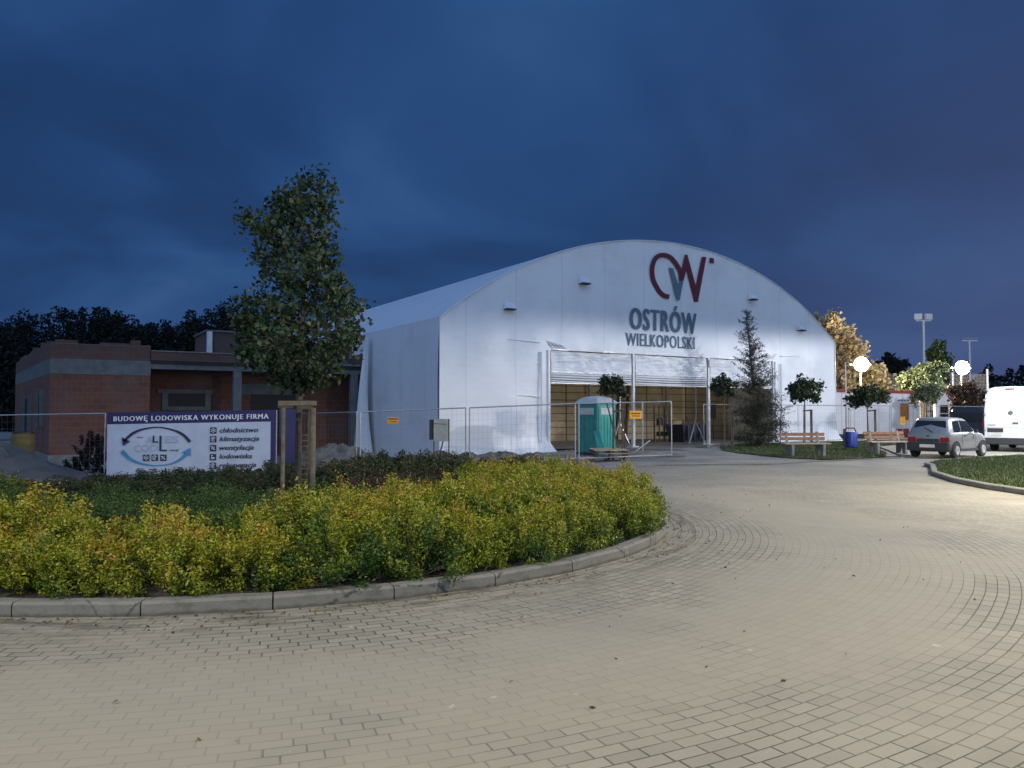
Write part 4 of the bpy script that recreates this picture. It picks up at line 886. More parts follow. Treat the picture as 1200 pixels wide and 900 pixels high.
# small round headed trees with stakes
def ball_tree(px, py, rpx, Y, base_y_px, label, seed, sy=.75, stake=True, m='ball', leafn=1500, lean=0):
    c = at(px, py, Y); r_ = rpx / F * Y; g0 = gz(c.x, c.y); t = thing('round_crown_tree', label, 'tree', (c.x - lean, c.y, g0), 0, 'small round headed trees beside the hall and car park')
    rr = np.random.default_rng(seed); n = leafn; k = 46; th = rr.uniform(0, 6.28, k); ct = rr.uniform(-.75, 1, k); s_ = np.sqrt(1 - ct ** 2); f = rr.uniform(.55, 1.12, k) * (1 + .15 * np.sin(th * 3 + seed))
    cc = np.stack([r_ * s_ * np.cos(th) * f, r_ * s_ * np.sin(th) * f, r_ * sy * ct * f], 1); pts = np.repeat(cc, n // k, 0) + rr.normal(0, r_ * .13, (k * (n // k), 3)); pts[:, 2] += c.z - g0; pts[:, 0] += lean
    leaves('crown', pts, r_ * .2, LM[m], t, aspect=.75)
    mb = MB(); top = (lean, 0, c.z - g0 - r_ * .2); mb.tube([(0, 0, 0), (lean * .4 + .02, 0, top[2] * .5), top], [.04, .032, .025], 8, cap=False)
    for i in range(0, k, 4): limb(mb, top, (cc[i][0] + lean, cc[i][1], cc[i][2] + c.z - g0), .015, .005, 4)
    mb.build('trunk', M['bark'], t, fix=False, smooth=True)
    if stake:
        mb = MB(); h_ = 1.75
        for q in (.33, .42): mb.tube([(q, .1 * (q > .4), 0), (q, .1 * (q > .4), h_)], .03, 6)
        mb.bar((.0, 0, h_ - .06), (.42, .05, h_ - .02), .04, .06); mb.build('stake', M['wood_dark'], t)
    return t
ball_tree(718, 454, 16.5, 27.6, 0, 'small dark round-crowned tree in front of the green toilet', 1)
ball_tree(848, 453, 14.5, 35.6, 0, 'small dark round-crowned tree left of the sparse conifer', 2, .85)
ball_tree(943, 459, 19, 34.5, 0, 'small round-crowned tree against the white hall behind a bench', 3, .72, lean=.08)
ball_tree(1016, 466, 19.5, 35.0, 0, 'small round-crowned tree before the white site office', 4, .66)
ball_tree(1085, 463, 15, 44, 0, 'small round-crowned tree between the site office and the booth', 5, .9, m='pale')
# sparse conifer
cb = at(890, 520, 37.2); cb.z = 0
con = thing('sparse_conifer', 'sparse dark conifer with thin see-through top before the hall doorway', 'conifer', tuple(cb)); H = at(875, 362, 37.2).z
mb = MB(); top = Vector((at(874, 362, 37.2).x - cb.x, 0, H)); mb.tube([(0, 0, 0), (top.x * .4, 0, H * .4), (top.x * .8, 0, H * .8), top], [.08, .055, .03, .006], 8, cap=False); mb.build('trunk', M['bark'], con, fix=False)
pts = []; mb = MB(); rc = random.Random(5)
nb = 250
for i in range(nb):
    f = (i / nb) ** 1.0; z0 = .12 + (H - .2) * f; ln = (1.22 * (1 - f) ** .62 + .06) * rc.uniform(.65, 1.2); an = rc.uniform(0, 6.28)
    a = Vector((top.x * z0 / H, 0, z0)); d = Vector((math.cos(an), math.sin(an), rc.uniform(.15, .75) if f > .35 else rc.uniform(-.1, .4))); b = a + d * ln
    m_ = a.lerp(b, .5) + Vector((0, 0, -.05 * ln)); mb.tube([a, m_, b], [.010, .006, .002], 4, cap=False)
    dens = int((125 if f < .45 else 64 if f < .7 else 34) * ln + 6)
    for q in range(dens):
        u = rc.uniform(.1, 1.03); p = a.lerp(b, u) if u > .5 else a.lerp(m_, u * 2); s_ = .07 if f < .5 else .045
        pts.append((p.x + rc.gauss(0, s_), p.y + rc.gauss(0, s_), p.z + rc.gauss(0, s_)))
mb.build('branch', M['bark'], con, fix=False); leaves('foliage', pts, .105, LM['fir'], con, aspect=.28)
# thin bare-ish sapling at its right
p = at(914, 520, 37.6); sap = thing('thin_sapling', 'thin almost leafless sapling at the right foot of the conifer', 'tree', (p.x, p.y, 0)); mb = MB(); mb.tube([(0, 0, 0), (.05, 0, 1.3), (.12, 0, 2.5)], [.03, .02, .006], 6, cap=False); pts = []
for i in range(46):
    z0 = rc.uniform(.5, 2.4); an = rc.uniform(0, 6.28); b = Vector((.1 + math.cos(an) * .65, math.sin(an) * .6, z0 + rc.uniform(.1, .5))); a = Vector((.06, 0, z0)); mb.tube([a, a.lerp(b, .5) + Vector((0, 0, .06)), b], [.009, .006, .003], 4, cap=False)
    for q in range(7): pts.append(tuple(a.lerp(b, rc.uniform(.3, 1.05)) + Vector((rc.gauss(0, .05), rc.gauss(0, .05), rc.gauss(0, .05)))))
mb.build('trunk', M['bark'], sap, fix=False); leaves('foliage', pts, .08, LM['fir'], sap, aspect=.4)

def crown_tree(name, label, px, py, rx, ry, Y, m, n=4200, leaf=.3, seed=1, clumps=60, group=None, lobes=None):
    c = at(px, py, Y); RX_, RZ = rx / F * Y, ry / F * Y; t = thing(name, label, 'tree', (c.x, c.y, 0), 0, group); rr = np.random.default_rng(seed)
    v = rr.normal(size=(clumps, 3)); v /= np.linalg.norm(v, axis=1)[:, None]; v *= (rr.uniform(.35, 1.05, clumps) * (1 + .18 * np.sin(v[:, 2] * 5 + v[:, 0] * 4 + seed)))[:, None]
    cc = v * np.array([RX_, RX_, RZ]); k = n // clumps; pts = np.repeat(cc, k, 0) + rr.normal(0, 1, (clumps * k, 3)) * np.array([RX_, RX_, RZ]) * .13; pts[:, 2] += c.z; pts[:, 2] = np.maximum(pts[:, 2], .1)
    leaves('crown', pts, leaf, LM[m], t, aspect=.8)
    mb = MB(); mb.tube([(0, 0, 0), (.1, 0, c.z * .5), (.0, 0, c.z)], [RX_ * .09, RX_ * .07, RX_ * .04], 8, cap=False)
    for i in range(0, clumps, 3): limb(mb, (0, 0, c.z * random.uniform(.5, .95)), (cc[i][0], cc[i][1], cc[i][2] + c.z), RX_ * .025, RX_ * .008, 5)
    mb.build('trunk', M['bark'], t, fix=False); return t
crown_tree('large_tree', 'tall tree lit yellow by the left floodlight behind the hall', 972, 418, 33, 46, 64, 'gold', 9000, .36, 5, 110)
crown_tree('large_tree', 'bushy tree lit yellow below the left floodlight', 1012, 450, 34, 24, 66, 'gold', 4500, .32, 6)
crown_tree('large_tree', 'dark distant tree right of the left floodlight', 1045, 438, 18, 22, 95, 'far', 3500, .5, 7)
crown_tree('pale_lit_tree', 'bushy tree lit pale behind the gap between office and booth', 1080, 446, 27, 18, 58, 'pale', 5500, .2, 8)
crown_tree('slim_tree', 'slim dark tree rising behind the pale lit one', 1101, 424, 12, 24, 66, 'maple', 3600, .24, 9)
crown_tree('bushy_tree', 'wide dark bushy tree between the white booth and the white van', 1138, 470, 26, 21, 50, 'brown', 6500, .2, 10)

# ---------------------------------------------------------------- distant woods
def wood(name, label, x0, x1, y0, y1, hmin, hmax, n, m, leaf=.75, k=330, pine=True):
    pts = []; sz = []
    for i in range(n):
        x = random.uniform(x0, x1); y = random.uniform(y0, y1); h_ = random.uniform(hmin, hmax) * (.93 + .07 * math.sin(x * .35)); r_ = random.uniform(1.4, 2.4)
        for q in range(k):
            u = random.random(); zz = h_ * u; rr = r_ * (1.15 - .95 * max(0, (u - .45) / .55) ** 1.3) * math.sqrt(random.random()); a = random.uniform(0, 6.28)
            pts.append((x + rr * math.cos(a), y + rr * math.sin(a), zz)); sz.append(leaf * (1.25 - .75 * u) * random.uniform(.6, 1.2))
    o = leaves(name, pts, np.array(sz), m, aspect=.8); return tag(o, label, 'forest', kind='stuff')
wood('forest', 'black line of pine forest behind the unfinished brick building', -92, -8, 86, 95, 12.5, 14.2, 330, LM['far'], leaf=.62, k=620)
wood('forest', 'low dark tree belt on the horizon behind the white van', 48, 150, 118, 132, 7.0, 9.8, 70, LM['far'], 1.1, 300)
wood('forest', 'dark tree belt filling the horizon at the far left', -150, -84, 88, 110, 12.5, 14.5, 60, LM['far'], 1.0, 300)

# ---------------------------------------------------------------- street furniture
def bench(px, py, Y, label, rz):
    p = gnd(px, py); t = thing('park_bench', label, 'bench', (p.x, p.y, .01), rz, 'wooden park benches on the verge'); Lb = 1.75
    for k, (y, zz) in enumerate(((-.24, .44), (-.10, .45), (.04, .45))): MB().box((-Lb / 2, y, zz), (Lb / 2, y + .12, zz + .045)).build('seat_slat', mat('seat_wood', (.30, .25, .17), .7, 0, .2, 6), t, .008)
    for k in range(2): MB().box((-Lb / 2, .22 + .04 * k, .58 + k * .16), (Lb / 2, .26 + .04 * k, .70 + k * .16)).build('back_slat', M['slat'], t, .008)
    for s in (-.6, .6):
        mb = MB(); mb.prism([(s - .05, -.26, 0), (s - .05, -.08, 0), (s - .05, -.06, .26), (s - .05, .06, .26), (s - .05, .1, 0), (s - .05, .3, 0), (s - .05, .30, .44), (s - .05, -.28, .435)], (.1, 0, 0)); mb.bar((s, .2, .44), (s, .31, .9), .08, .06); mb.build('leg', M['block'], t, .01)
bench(944, 535, 0, 'weathered wooden bench in front of the hall beside the conifer', R(6)); bench(1041, 532, 0, 'orange-brown wooden bench in front of the site office', R(10))
p = gnd(998, 528); t = thing('litter_bin', 'blue round litter bin on a post between the two benches', 'litter bin', (p.x, p.y, .01))
MB().lathe([(.2, .12), (.235, .15), (.25, .78), (.24, .80)], n=20).build('bin_body', M['blue'], t, smooth=True); MB().box((-.33, -.05, 0), (-.25, .05, .92)).build('bin_post', M['dark'], t, .01)
mb = MB(); mb.tube([(-.29, 0, .88), (-.2, 0, .95), (.12, 0, .95), (.2, 0, .80)], .03, 6); mb.build('bin_hood', M['dark'], t)
# electric cabinet
p = at(515, 525, 24.2); t = thing('electric_cabinet', 'grey metal electric cabinet on two posts before the tent\'s corner', 'cabinet', (p.x, p.y, gz(p.x, p.y)), R(-8))
g0 = gz(p.x, p.y); MB().box((-.16, -.12, .74 - g0), (.26, .1, 1.42 - g0)).build('cabinet_box', M['cab'], t, .01); MB().box((-.30, -.10, .78 - g0), (-.19, .08, 1.40 - g0)).build('side_box', M['dark'], t, .01)
for x in (-.19, .28): MB().box((x, -.02, 0), (x + .03, .02, 1.42 - g0)).build('post', M['wood_dark'], t)
mb = MB(); mb.tube([(.12, -.02, .74 - g0), (.06, -.04, .5 - g0), (-.05, -.05, .1)], .022, 6); mb.build('cable', M['dark'], t, smooth=True); mb = MB(); mb.bar((-.15, -.13, 1.28 - g0), (.25, -.13, 1.26 - g0), .01, .012); mb.build('door_seam', M['dark'], t)
# portable toilet
p = gnd(699, 531); t = thing('portable_toilet', 'teal green portable toilet with pale domed roof behind the mesh fence', 'portable toilet', (p.x, p.y, gz(p.x, p.y)), R(41))
w_ = .55
MB().box((-w_, -w_, .08), (w_, w_, 2.02)).build('cabin', M['toilet'], t, .04); MB().box((-w_ - .02, -w_ - .02, 0), (w_ + .02, w_ + .02, .09)).build('skid_base', M['dark'], t)
mb = MB(); mb.add([(-.6, -.6, 2.0), (.6, -.6, 2.0), (.6, .6, 2.0), (-.6, .6, 2.0), (-.6, -.6, 2.08), (.6, -.6, 2.08), (.6, .6, 2.08), (-.6, .6, 2.08), (-.42, -.42, 2.24), (.42, -.42, 2.24), (.42, .42, 2.24), (-.42, .42, 2.24), (-.18, -.18, 2.31), (.18, -.18, 2.31), (.18, .18, 2.31), (-.18, .18, 2.31)],
  [(0, 3, 2, 1)] + [(i + 4 * k, (i + 1) % 4 + 4 * k, (i + 1) % 4 + 4 + 4 * k, i + 4 + 4 * k) for k in range(3) for i in range(4)] + [(12, 13, 14, 15)]); mb.build('roof', M['toilet_w'], t, .03, smooth=True)
d = MB().box((-.46, -w_ - .03, .14), (.46, -w_ - .001, 1.92)).build('door', M['toilet_l'], t, .012)
mb = MB(); [mb.box((x, -w_ - .05, .3), (x + .05, -w_ - .031, 1.5)) for x in (-.36, -.18, 0, .18, .34)]; mb.build('door_rib', M['toilet_l'], d, .006); MB().box((-.36, -w_ - .045, 1.58), (.36, -w_ - .031, 1.84)).build('vent_panel', M['toilet_w'], d); MB().box((.38, -w_ - .07, 1.0), (.43, -w_ - .031, 1.14)).build('handle', M['dark'], d)
MB().box((-w_ - .02, -.36, 1.58), (-w_ - .001, .36, 1.84)).build('vent_panel', M['toilet_w'], t); mb = MB(); [mb.box((-w_ - .02, y, .3), (-w_ - .001, y + .05, 1.5)) for y in (-.36, -.12, .12, .34)]; mb.build('wall_rib', M['toilet'], t)
# leaning planks
for (a, b, w_, m, lab) in (((707, 529), (699, 505), .22, 'toilet', 'broad teal board leaning against the toilet corner'), ((727, 530), (711, 472), .05, 'wood_dark', 'thin dark pole leaning against the toilet')):
    A, Bp = gnd(a[0], a[1]), at(b[0], b[1], 29.0); A = at(a[0], a[1], 28.3); A.z = gz(A.x, A.y) + .02; t = bpy.data.objects; mb = MB(); mb.bar((0, 0, 0), Bp - A, w_, .03); o = mb.build('leaning_board' if w_ > .1 else 'leaning_pole', M[m]); o.location = A; tag(o, lab, 'board' if w_ > .1 else 'pole')
# pallets
p0 = gnd(717, 539)
for k in range(3):
    t = thing('wooden_pallet', ['lowest flat pallet in the pile before the toilet', 'middle pallet in the pile before the toilet', 'topmost tilted pallet in the pile before the toilet'][k], 'pallet', (p0.x + random.uniform(-.1, .1), p0.y + .5, gz(p0.x, p0.y) + .005 + k * .13), R(12 * k - 15), 'pallets piled before the toilet')
    if k == 2: t.rotation_euler[0] = R(3)
    for q in range(6): MB().box((-.6, -.4 + q * .145, .10), (.6, -.31 + q * .145, .122)).build('deck_board', M['pale_wood'], t)
    for y in (-.38, -.03, .32): [MB().box((x, y, 0), (x + .12, y + .08, .098)).build('bearer_block', M['wood_dark'], t) for x in (-.58, -.06, .46)]
# rubble heaps
def heap(cx_, cy_, rx, ry, h_, label, m='heap', seed=0, name='soil_heap', z0=None):
    r_ = random.Random(seed); mb = MB(); n, k = 28, 9; z0 = gz(cx_, cy_) if z0 is None else z0
    for j in range(k):
        f = 1 - j / (k - 1)
        for i in range(n):
            a = 2 * math.pi * i / n; q = f * (1 + .12 * math.sin(a * 3 + seed) + .07 * math.sin(a * 7 + seed)); mb.v.append((rx * q * math.cos(a), ry * q * math.sin(a), -.05 + h_ * (1 - f ** 1.5) + r_.uniform(-.04, .05) * h_ * (3.4 if j < k - 1 else 0)))
    mb.f = [(j * n + i, j * n + (i + 1) % n, (j + 1) * n + (i + 1) % n, (j + 1) * n + i) for j in range(k - 1) for i in range(n)] + [tuple((k - 1) * n + i for i in range(n))]
    o = mb.build(name, M[m], smooth=(m == 'sand')); o.location = (cx_, cy_, z0); return tag(o, label, 'heap', 'rough soil heaps along the tent wall' if m == 'heap' else None)
for k, (px, Y, rx, h_, lab) in enumerate(((517, 27.0, .9, .6, 'grey soil heap behind the electric cabinet'), (549, 27.5, .75, .5, 'soil heap at the paired fence posts by the tent corner'), (588, 27.6, 1.3, .48, 'wide soil heap against the white tent wall'), (626, 28.2, .9, .36, 'soil heap at the left edge of the hall doorway'), (480, 27.0, 1.3, .5, 'low soil heap before the tent\'s left side wall'))):
    p = at(px, 530, Y); heap(p.x, p.y, rx, .8, h_, lab, seed=k + 3)
p = at(748, 526, 29.5); heap(p.x, p.y, 1.6, 1.0, .22, 'low gravel heap before the hall doorway', seed=12)
p = at(-22, 545, 22.5); o = heap(p.x, p.y, 2.6, 2.2, 1.15, 'smooth grey sand heap at the left picture edge', 'sand', 20, 'sand_heap'); o['category'] = 'heap'
p = at(395, 520, 31); o = heap(p.x, p.y, 2.2, 1.2, .8, 'brown earth heap in front of the brick building portico', seed=22)
# clutter inside and around the doorway
c0 = hw(*[fs(806, 500, 3)[0], 3]); t = thing('waste_skip', 'dark blue open steel skip with rubbish standing inside the doorway', 'skip', (c0.x, c0.y, .02), HA)
mb = MB(); mb.add([(-.8, -.5, 0), (.8, -.5, 0), (.8, .6, 0), (-.8, .6, 0), (-1.0, -.65, .95), (1.0, -.65, .95), (1.0, .75, .95), (-1.0, .75, .95), (-.92, -.58, .95), (.92, -.58, .95), (.92, .68, .95), (-.92, .68, .95), (-.75, -.45, .2), (.75, -.45, .2), (.75, .55, .2), (-.75, .55, .2)],
  [(0, 3, 2, 1)] + [(i, (i + 1) % 4, (i + 1) % 4 + 4, i + 4) for i in range(4)] + [(i + 4, (i + 1) % 4 + 4, (i + 1) % 4 + 8, i + 8) for i in range(4)] + [(i + 8, (i + 1) % 4 + 8, (i + 1) % 4 + 12, i + 12) for i in range(4)] + [(12, 13, 14, 15)]); mb.build('skip_body', mat('skip_blue', (.02, .026, .045), .5), t)
mb = MB(); [mb.box((x, -.72, .1), (x + .06, -.6, .9)) for x in (-.7, -.25, .2, .65)]; mb.build('skip_rib', mat('skip_blue', (.02, .026, .045)), t)
mb = MB(); rc = random.Random(9)
for q in range(16): a = Vector((rc.uniform(-.7, .7), rc.uniform(-.3, .4), .4)); mb.bar(a, a + Vector((rc.uniform(-.5, .5), rc.uniform(-.2, .2), rc.uniform(.5, 1.0))), rc.uniform(.04, .16), .03)
mb.build('rubbish', M['wood_dark'], t, fix=False)
c0 = hw(*[fs(776, 500, 4)[0], 4]); t = thing('tool_rack', 'dark upright rack of tools standing left of the skip inside the doorway', 'rack', (c0.x, c0.y, .02), HA)
[MB().box((x, y, 0), (x + .06, y + .06, 2.0)).build('upright', M['wood_dark'], t) for x in (-.4, .34) for y in (-.2, .2)]; [MB().box((-.4, -.2, zz), (.4, .26, zz + .03)).build('shelf', M['wood_dark'], t) for zz in (.3, .9, 1.45)]
[MB().box((x, -.15, zz), (x + .16, .1, zz + rc.uniform(.2, .42))).build('tool_box', M['bump'], t) for x in (-.34, -.12, .1) for zz in (.335, .935)]
c0 = hw(*[fs(836, 492, 4)[0], 4]); t = thing('coat_stand', 'dark panel on a thin stand inside the right doorway bay', 'stand', (c0.x, c0.y, .02), HA); MB().box((-.02, -.02, 0), (.02, .02, 1.3)).build('stand_pole', M['dark'], t); MB().box((-.2, -.05, 1.25), (.2, .05, 2.05)).build('dark_panel', M['dark'], t, .02)

# ---------------------------------------------------------------- site office, booth
def W3(px, Y): return at(px, 480, Y).x
# long white site office with red trim, parallel to the hall front
a = Vector((W3(981, 50), 50)); b = Vector((W3(1069, 53.5), 53.5)); rz = math.atan2(b.y - a.y, b.x - a.x); ln = (b - a).length
t = thing('site_office', 'long white panel building with red roof edge and yellow posters', 'building', (a.x, a.y, 0), rz)
MB().box((-3, 0, .25), (ln - .2, 6, 2.92)).build('wall', M['cream'], t); MB().box((-3.05, -.06, 2.92), (ln + .02, 6.1, 3.12)).build('roof_edge', M['redtrim'], t); MB().box((ln - .2, -.04, 0), (ln + .02, 6.02, 2.918)).build('corner_trim', M['redtrim'], t)
MB().box((-3, -.02, 0), (ln - .2, 5.9, .25)).build('plinth', M['dark'], t); MB().box((ln - 1.75, -.05, .0), (ln - .2, -.003 - .02, .55)).build('red_skirting', M['redtrim'], t)
mb = MB(); [mb.box((x, -.012, .25), (x + .02, -.002, 2.9)) for x in np.arange(-2, ln - .5, 1.2)]; mb.build('panel_joint', M['galv'], t)
pw = .95; x0 = ln - 1.28; ps = MB().box((x0, -.06, 1.15), (x0 + pw, -.015, 2.25)).build('poster_board', M['poster'], t); MB().box((x0 + .1, -.07, 1.75), (x0 + .55, -.062, 2.15)).build('poster_picture', mat('poster_orange', (.55, .16, .02), .5, 0, .5, 5), ps)
for q in range(4): MB().box((x0 - .2 + q * .3, -.03, 2.42), (x0 - .02 + q * .3, -.014, 2.5)).build('small_notice', M['bump'], t)
p = at(1058, 505, 46); t = thing('notice_stand', 'small yellow notice on a thin post before the site office', 'sign', (p.x, p.y, 0)); MB().tube([(0, 0, 0), (0, 0, 1.0)], .02, 6).build('sign_post', M['galv'], t); MB().box((-.14, -.02, .9), (.14, 0, 1.4)).build('sign_plate', M['yellow'], t)
Yb = 54; a = W3(1096, Yb); b = W3(1117, Yb)
t = thing('gate_booth', 'narrow white booth with a dark two-pane window', 'booth', (a, Yb, 0), -R(25)); w_ = (b - a) * 1.1
MB().box((0, 0, 0), (w_, 2.4, 2.95)).build('wall', M['cream'], t, .01); MB().box((-.08, -.12, 2.95), (w_ + .12, 2.5, 3.1)).build('roof', M['steel'], t, .01); wx = W3(1101, Yb) - a; wn = MB().box((wx, -.04, 1.0), (wx + .48, -.003, 2.15)).build('window', M['glass'], t); MB().box((wx, -.055, 1.55), (wx + .48, -.041, 1.6)).build('window_bar', M['steel'], wn)
Yb = 51; a = W3(1072, Yb); b = W3(1091, Yb); t = thing('white_container', 'low white container between the site office and the booth', 'container', (a + .2, Yb + 2.5, 0), -R(27)); w_ = (b - a) * 1.2
MB().box((0, 0, .1), (w_, 2.4, 2.2)).build('container_body', M['cream'], t, .02); mb = MB(); [mb.box((x, -.04, .2), (x + .04, -.003, 2.1)) for x in np.arange(.12, w_ - .1, .24)]; mb.build('door_bar', M['galv'], t)

# net fence with tall posts
Yn = 66; t = thing('ball_net', 'tall grey sports netting strung on white posts behind the booth', 'net fence', (W3(1038, Yn), Yn, 0)); wx = W3(1158, Yn) - W3(1038, Yn)
for q in (0, .33, .66, 1): MB().tube([(wx * q, 0, 0), (wx * q, 0, 5.3)], .09, 8).build('net_post', M['steel'], t, smooth=True)
mb = MB(); zt = 4.9
for x in np.arange(.1, wx, .12): mb.bar((x, 0, .2), (x, 0, zt), .02, .02)
for zz in np.arange(.3, zt, .12): mb.bar((0, .01, zz), (wx, .01, zz), .02, .02)
mb.build('netting', mat('net_grey', (.26, .25, .24), .9), t, fix=False)

# ---------------------------------------------------------------- floodlights and lamps
def flood(px, py, Y, label, lit, power, color, heads=4):
    c = at(px, py, Y); t = thing('floodlight_mast', label, 'floodlight', (c.x, c.y, 0), 0)
    MB().tube([(0, .12, 0), (0, .12, c.z)], .09, 10, .05).build('mast', M['wire'], t, smooth=True)
    MB().box((-.75, .08, c.z - .06), (.75, .16, c.z + .04)).build('crossbar', M['galv'], t)
    h_ = MB().lathe([(.16, .34), (.34, .22), (.52, .02), (.56, -.07), (.54, -.075)], (0, 0, c.z), 32, 'Y').build('lamp_head', M['bump'], t, smooth=True)
    MB().lathe([(.02, -.15), (.25, -.135), (.42, -.11), (.535, -.078)], (0, 0, c.z), 32, 'Y').build('lamp_glass', lit, h_, smooth=True)
    if power: lampo('floodlight_light', (0, -1.2, c.z), power, color, .4, t)
    return t
flood(1009, 427, 57, 'left floodlight mast shining warm white behind the site office', M['lamp_warm'], 6500, (1, .80, .54), 6)
flood(1127, 431, 60, 'right floodlight mast shining white above the bushy tree', M['lamp_pink'], 4200, (1, .88, .78), 6)
t = thing('floodlight_mast', 'tall unlit mast with two angled floodlights above the pale tree', 'floodlight', (at(1082, 370, 82).x, 82, 0)); zt = at(1082, 376, 82).z
MB().tube([(0, 0, 0), (0, 0, zt)], .17, 10, .12).build('mast', M['steel'], t, smooth=True)
for s in (-1, 1): MB().box((s * .55 - .38, -.2, zt + .1), (s * .55 + .38, .2, zt + .75), R(20 * s)).build('lamp_head', M['cream'], t, .08); 
MB().box((-.8, -.05, zt - .05), (.8, .05, zt + .09)).build('crossbar', M['steel'], t)
t = thing('aerial_mast', 'tall thin mast with a flat crossbar above the right floodlight', 'mast', (at(1136, 400, 88).x, 88, 0)); zt = at(1136, 400, 88).z
MB().tube([(0, 0, 0), (0, 0, zt)], .13, 8, .09).build('mast', M['steel'], t, smooth=True); MB().box((-.85, -.12, zt), (.85, .12, zt + .13)).build('crossbar', M['steel'], t); MB().box((-.85, -.1, zt + .3), (.85, .1, zt + .36)).build('top_bar', M['galv'], t)
p = at(992, 510, 40); t = thing('light_pole', 'thin grey pole rising beside the litter bin in front of the hall edge', 'pole', (p.x, p.y, 0)); MB().tube([(0, 0, 0), (0, 0, 4.2)], .045, 8, .03).build('pole', M['galv'], t, smooth=True)

def street_lamp(x, y, h_, rz, label, power, color, rad=.16, cut=180, bl=.15):
    t = thing('street_lamp', label, 'street lamp', (x, y, 0), rz, 'street lamps lighting the roundabout'); MB().tube([(0, 0, 0), (0, 0, h_)], .07, 12, .045).build('pole', M['galv'], t, smooth=True)
    MB().tube([(0, 0, h_ - .02), (0, .3, h_ + .15), (0, .8, h_ + .2)], .03, 8).build('arm', M['galv'], t, smooth=True); h = MB().box((-.14, .7, h_ + .12), (.14, 1.3, h_ + .24)).build('lamp_head', M['galv'], t, .03)
    MB().box((-.11, .8, h_ + .09), (.11, 1.2, h_ + .117)).build('lamp_glass', M['lamp_cool'], h); l = bpy.data.lights.new('street_lamp_light', 'SPOT'); l.energy = power; l.color = color; l.shadow_soft_size = rad; l.spot_size = R(cut); l.spot_blend = bl
    o = bpy.data.objects.new('street_lamp_light', l); COL.objects.link(o); o.location = (0, 1.0, h_ + .02); o.parent = t
street_lamp(12.3, 13.6, 5.6, R(60), 'street lamp on the right grass island beyond the picture edge', P_ISLAND, (1, .88, .68))
street_lamp(21.6, 27.6, 6.4, R(80), 'street lamp at the car park right of the white van', P_PARK, (.95, .95, 1.0), .2, 180, .09)
street_lamp(37.7, 37.8, 6.75, R(80), 'street lamp at the far end of the car park', P_FAR, (.95, .95, 1.0), .25, 180, .09)
street_lamp(-7.4, -.6, 8.3, R(-60), 'added fill lamp on a pole behind the viewer on the left', P_FILL, (1, .86, .63), .16, 167, .2)  # this lamp and the next are added as unseen general fill
street_lamp(6.6, 1.0, 8.3, R(10), 'added fill lamp on a pole behind the viewer on the right', P_FILL2, (1, .86, .63), .16, 168, .2)

# ---------------------------------------------------------------- vehicles (local: x forward, y left)
def loft_body(sections):
    """sections: list of (x, [(y,z)...] half profile from bottom centre up to roof centre), mirrored"""
    mb = MB(); n = None
    for x, P in sections:
        full = [(x, y, z_) for y, z_ in P] + [(x, -y, z_) for y, z_ in P[::-1] if y > 1e-6]
        n = len(full); mb.v += full
    for i in range(len(sections) - 1):
        for k in range(n): mb.f.append((i * n + k, i * n + (k + 1) % n, (i + 1) * n + (k + 1) % n, (i + 1) * n + k))
    mb.f.append(tuple(range(n))[::-1]); mb.f.append(tuple((len(sections) - 1) * n + k for k in range(n))); return mb
def wheel(x, y, r_, wd, parent, face):
    o = MB().lathe([(r_ * .62, -wd / 2), (r_ * .94, -wd / 2), (r_, -wd / 3), (r_, wd / 3), (r_ * .94, wd / 2), (r_ * .62, wd / 2)], (x, y, r_), 24, 'Y').build('wheel', M['tyre'], parent, smooth=True)
    MB().lathe([(r_ * .60, -.012), (r_ * .58, .02), (r_ * .25, .03), (r_ * .2, .02)] if face > 0 else [(r_ * .2, -.02), (r_ * .25, -.03), (r_ * .58, -.02), (r_ * .60, .012)], (x, y + face * (wd / 2 - .0), r_), 20, 'Y').build('hubcap', mat('hubcap', (.40, .41, .40), .4, .4), o, smooth=True)
p = gnd(1120, 537.2)
car_h = R(38)
rear = Vector((p.x, p.y)) ; cdx = Vector((math.cos(car_h), math.sin(car_h))); cdy = Vector((-cdx.y, cdx.x))
org = rear + cdy * .70 + cdx * (-.02)
car = thing('parked_car', 'small old silver three-door hatchback with dark bumper seen from behind', 'car', (org.x, org.y, 0), car_h)
# section: half widths at levels; x=0 at the rear axle
def cs_(x, zb, zw, zr, w0, w1, w2):     # sill, waist, roof heights; half widths at sill, waist, roof
    return (x, [(0, zb), (w0 * .9, zb), (w0, zb + .10), (w1, .62 if zw > .66 else zw - .05), (w1 * .99, zw - .02), (w1 * .965, zw + .02), (w2 + .03, zr - .07), (w2 - .06, zr - .005), (0, zr + .015)])
secs = [cs_(-.50, .32, .84, .86, .66, .70, .62), cs_(-.46, .26, .86, .90, .69, .735, .66), cs_(-.40, .24, .86, .99, .70, .745, .63), cs_(-.18, .22, .86, 1.36, .71, .75, .55), cs_(-.05, .22, .86, 1.42, .71, .75, .56), cs_(.5, .22, .87, 1.445, .715, .755, .58), cs_(1.05, .22, .87, 1.41, .715, .755, .575), cs_(1.25, .22, .87, 1.33, .715, .755, .57), cs_(1.78, .22, .87, .93, .71, .75, .66), cs_(2.2, .22, .82, .86, .70, .735, .60), cs_(2.55, .24, .70, .76, .67, .70, .58), cs_(2.68, .30, .58, .64, .60, .62, .52)]
body = loft_body(secs).build('body', M['silver'], car, smooth=True)
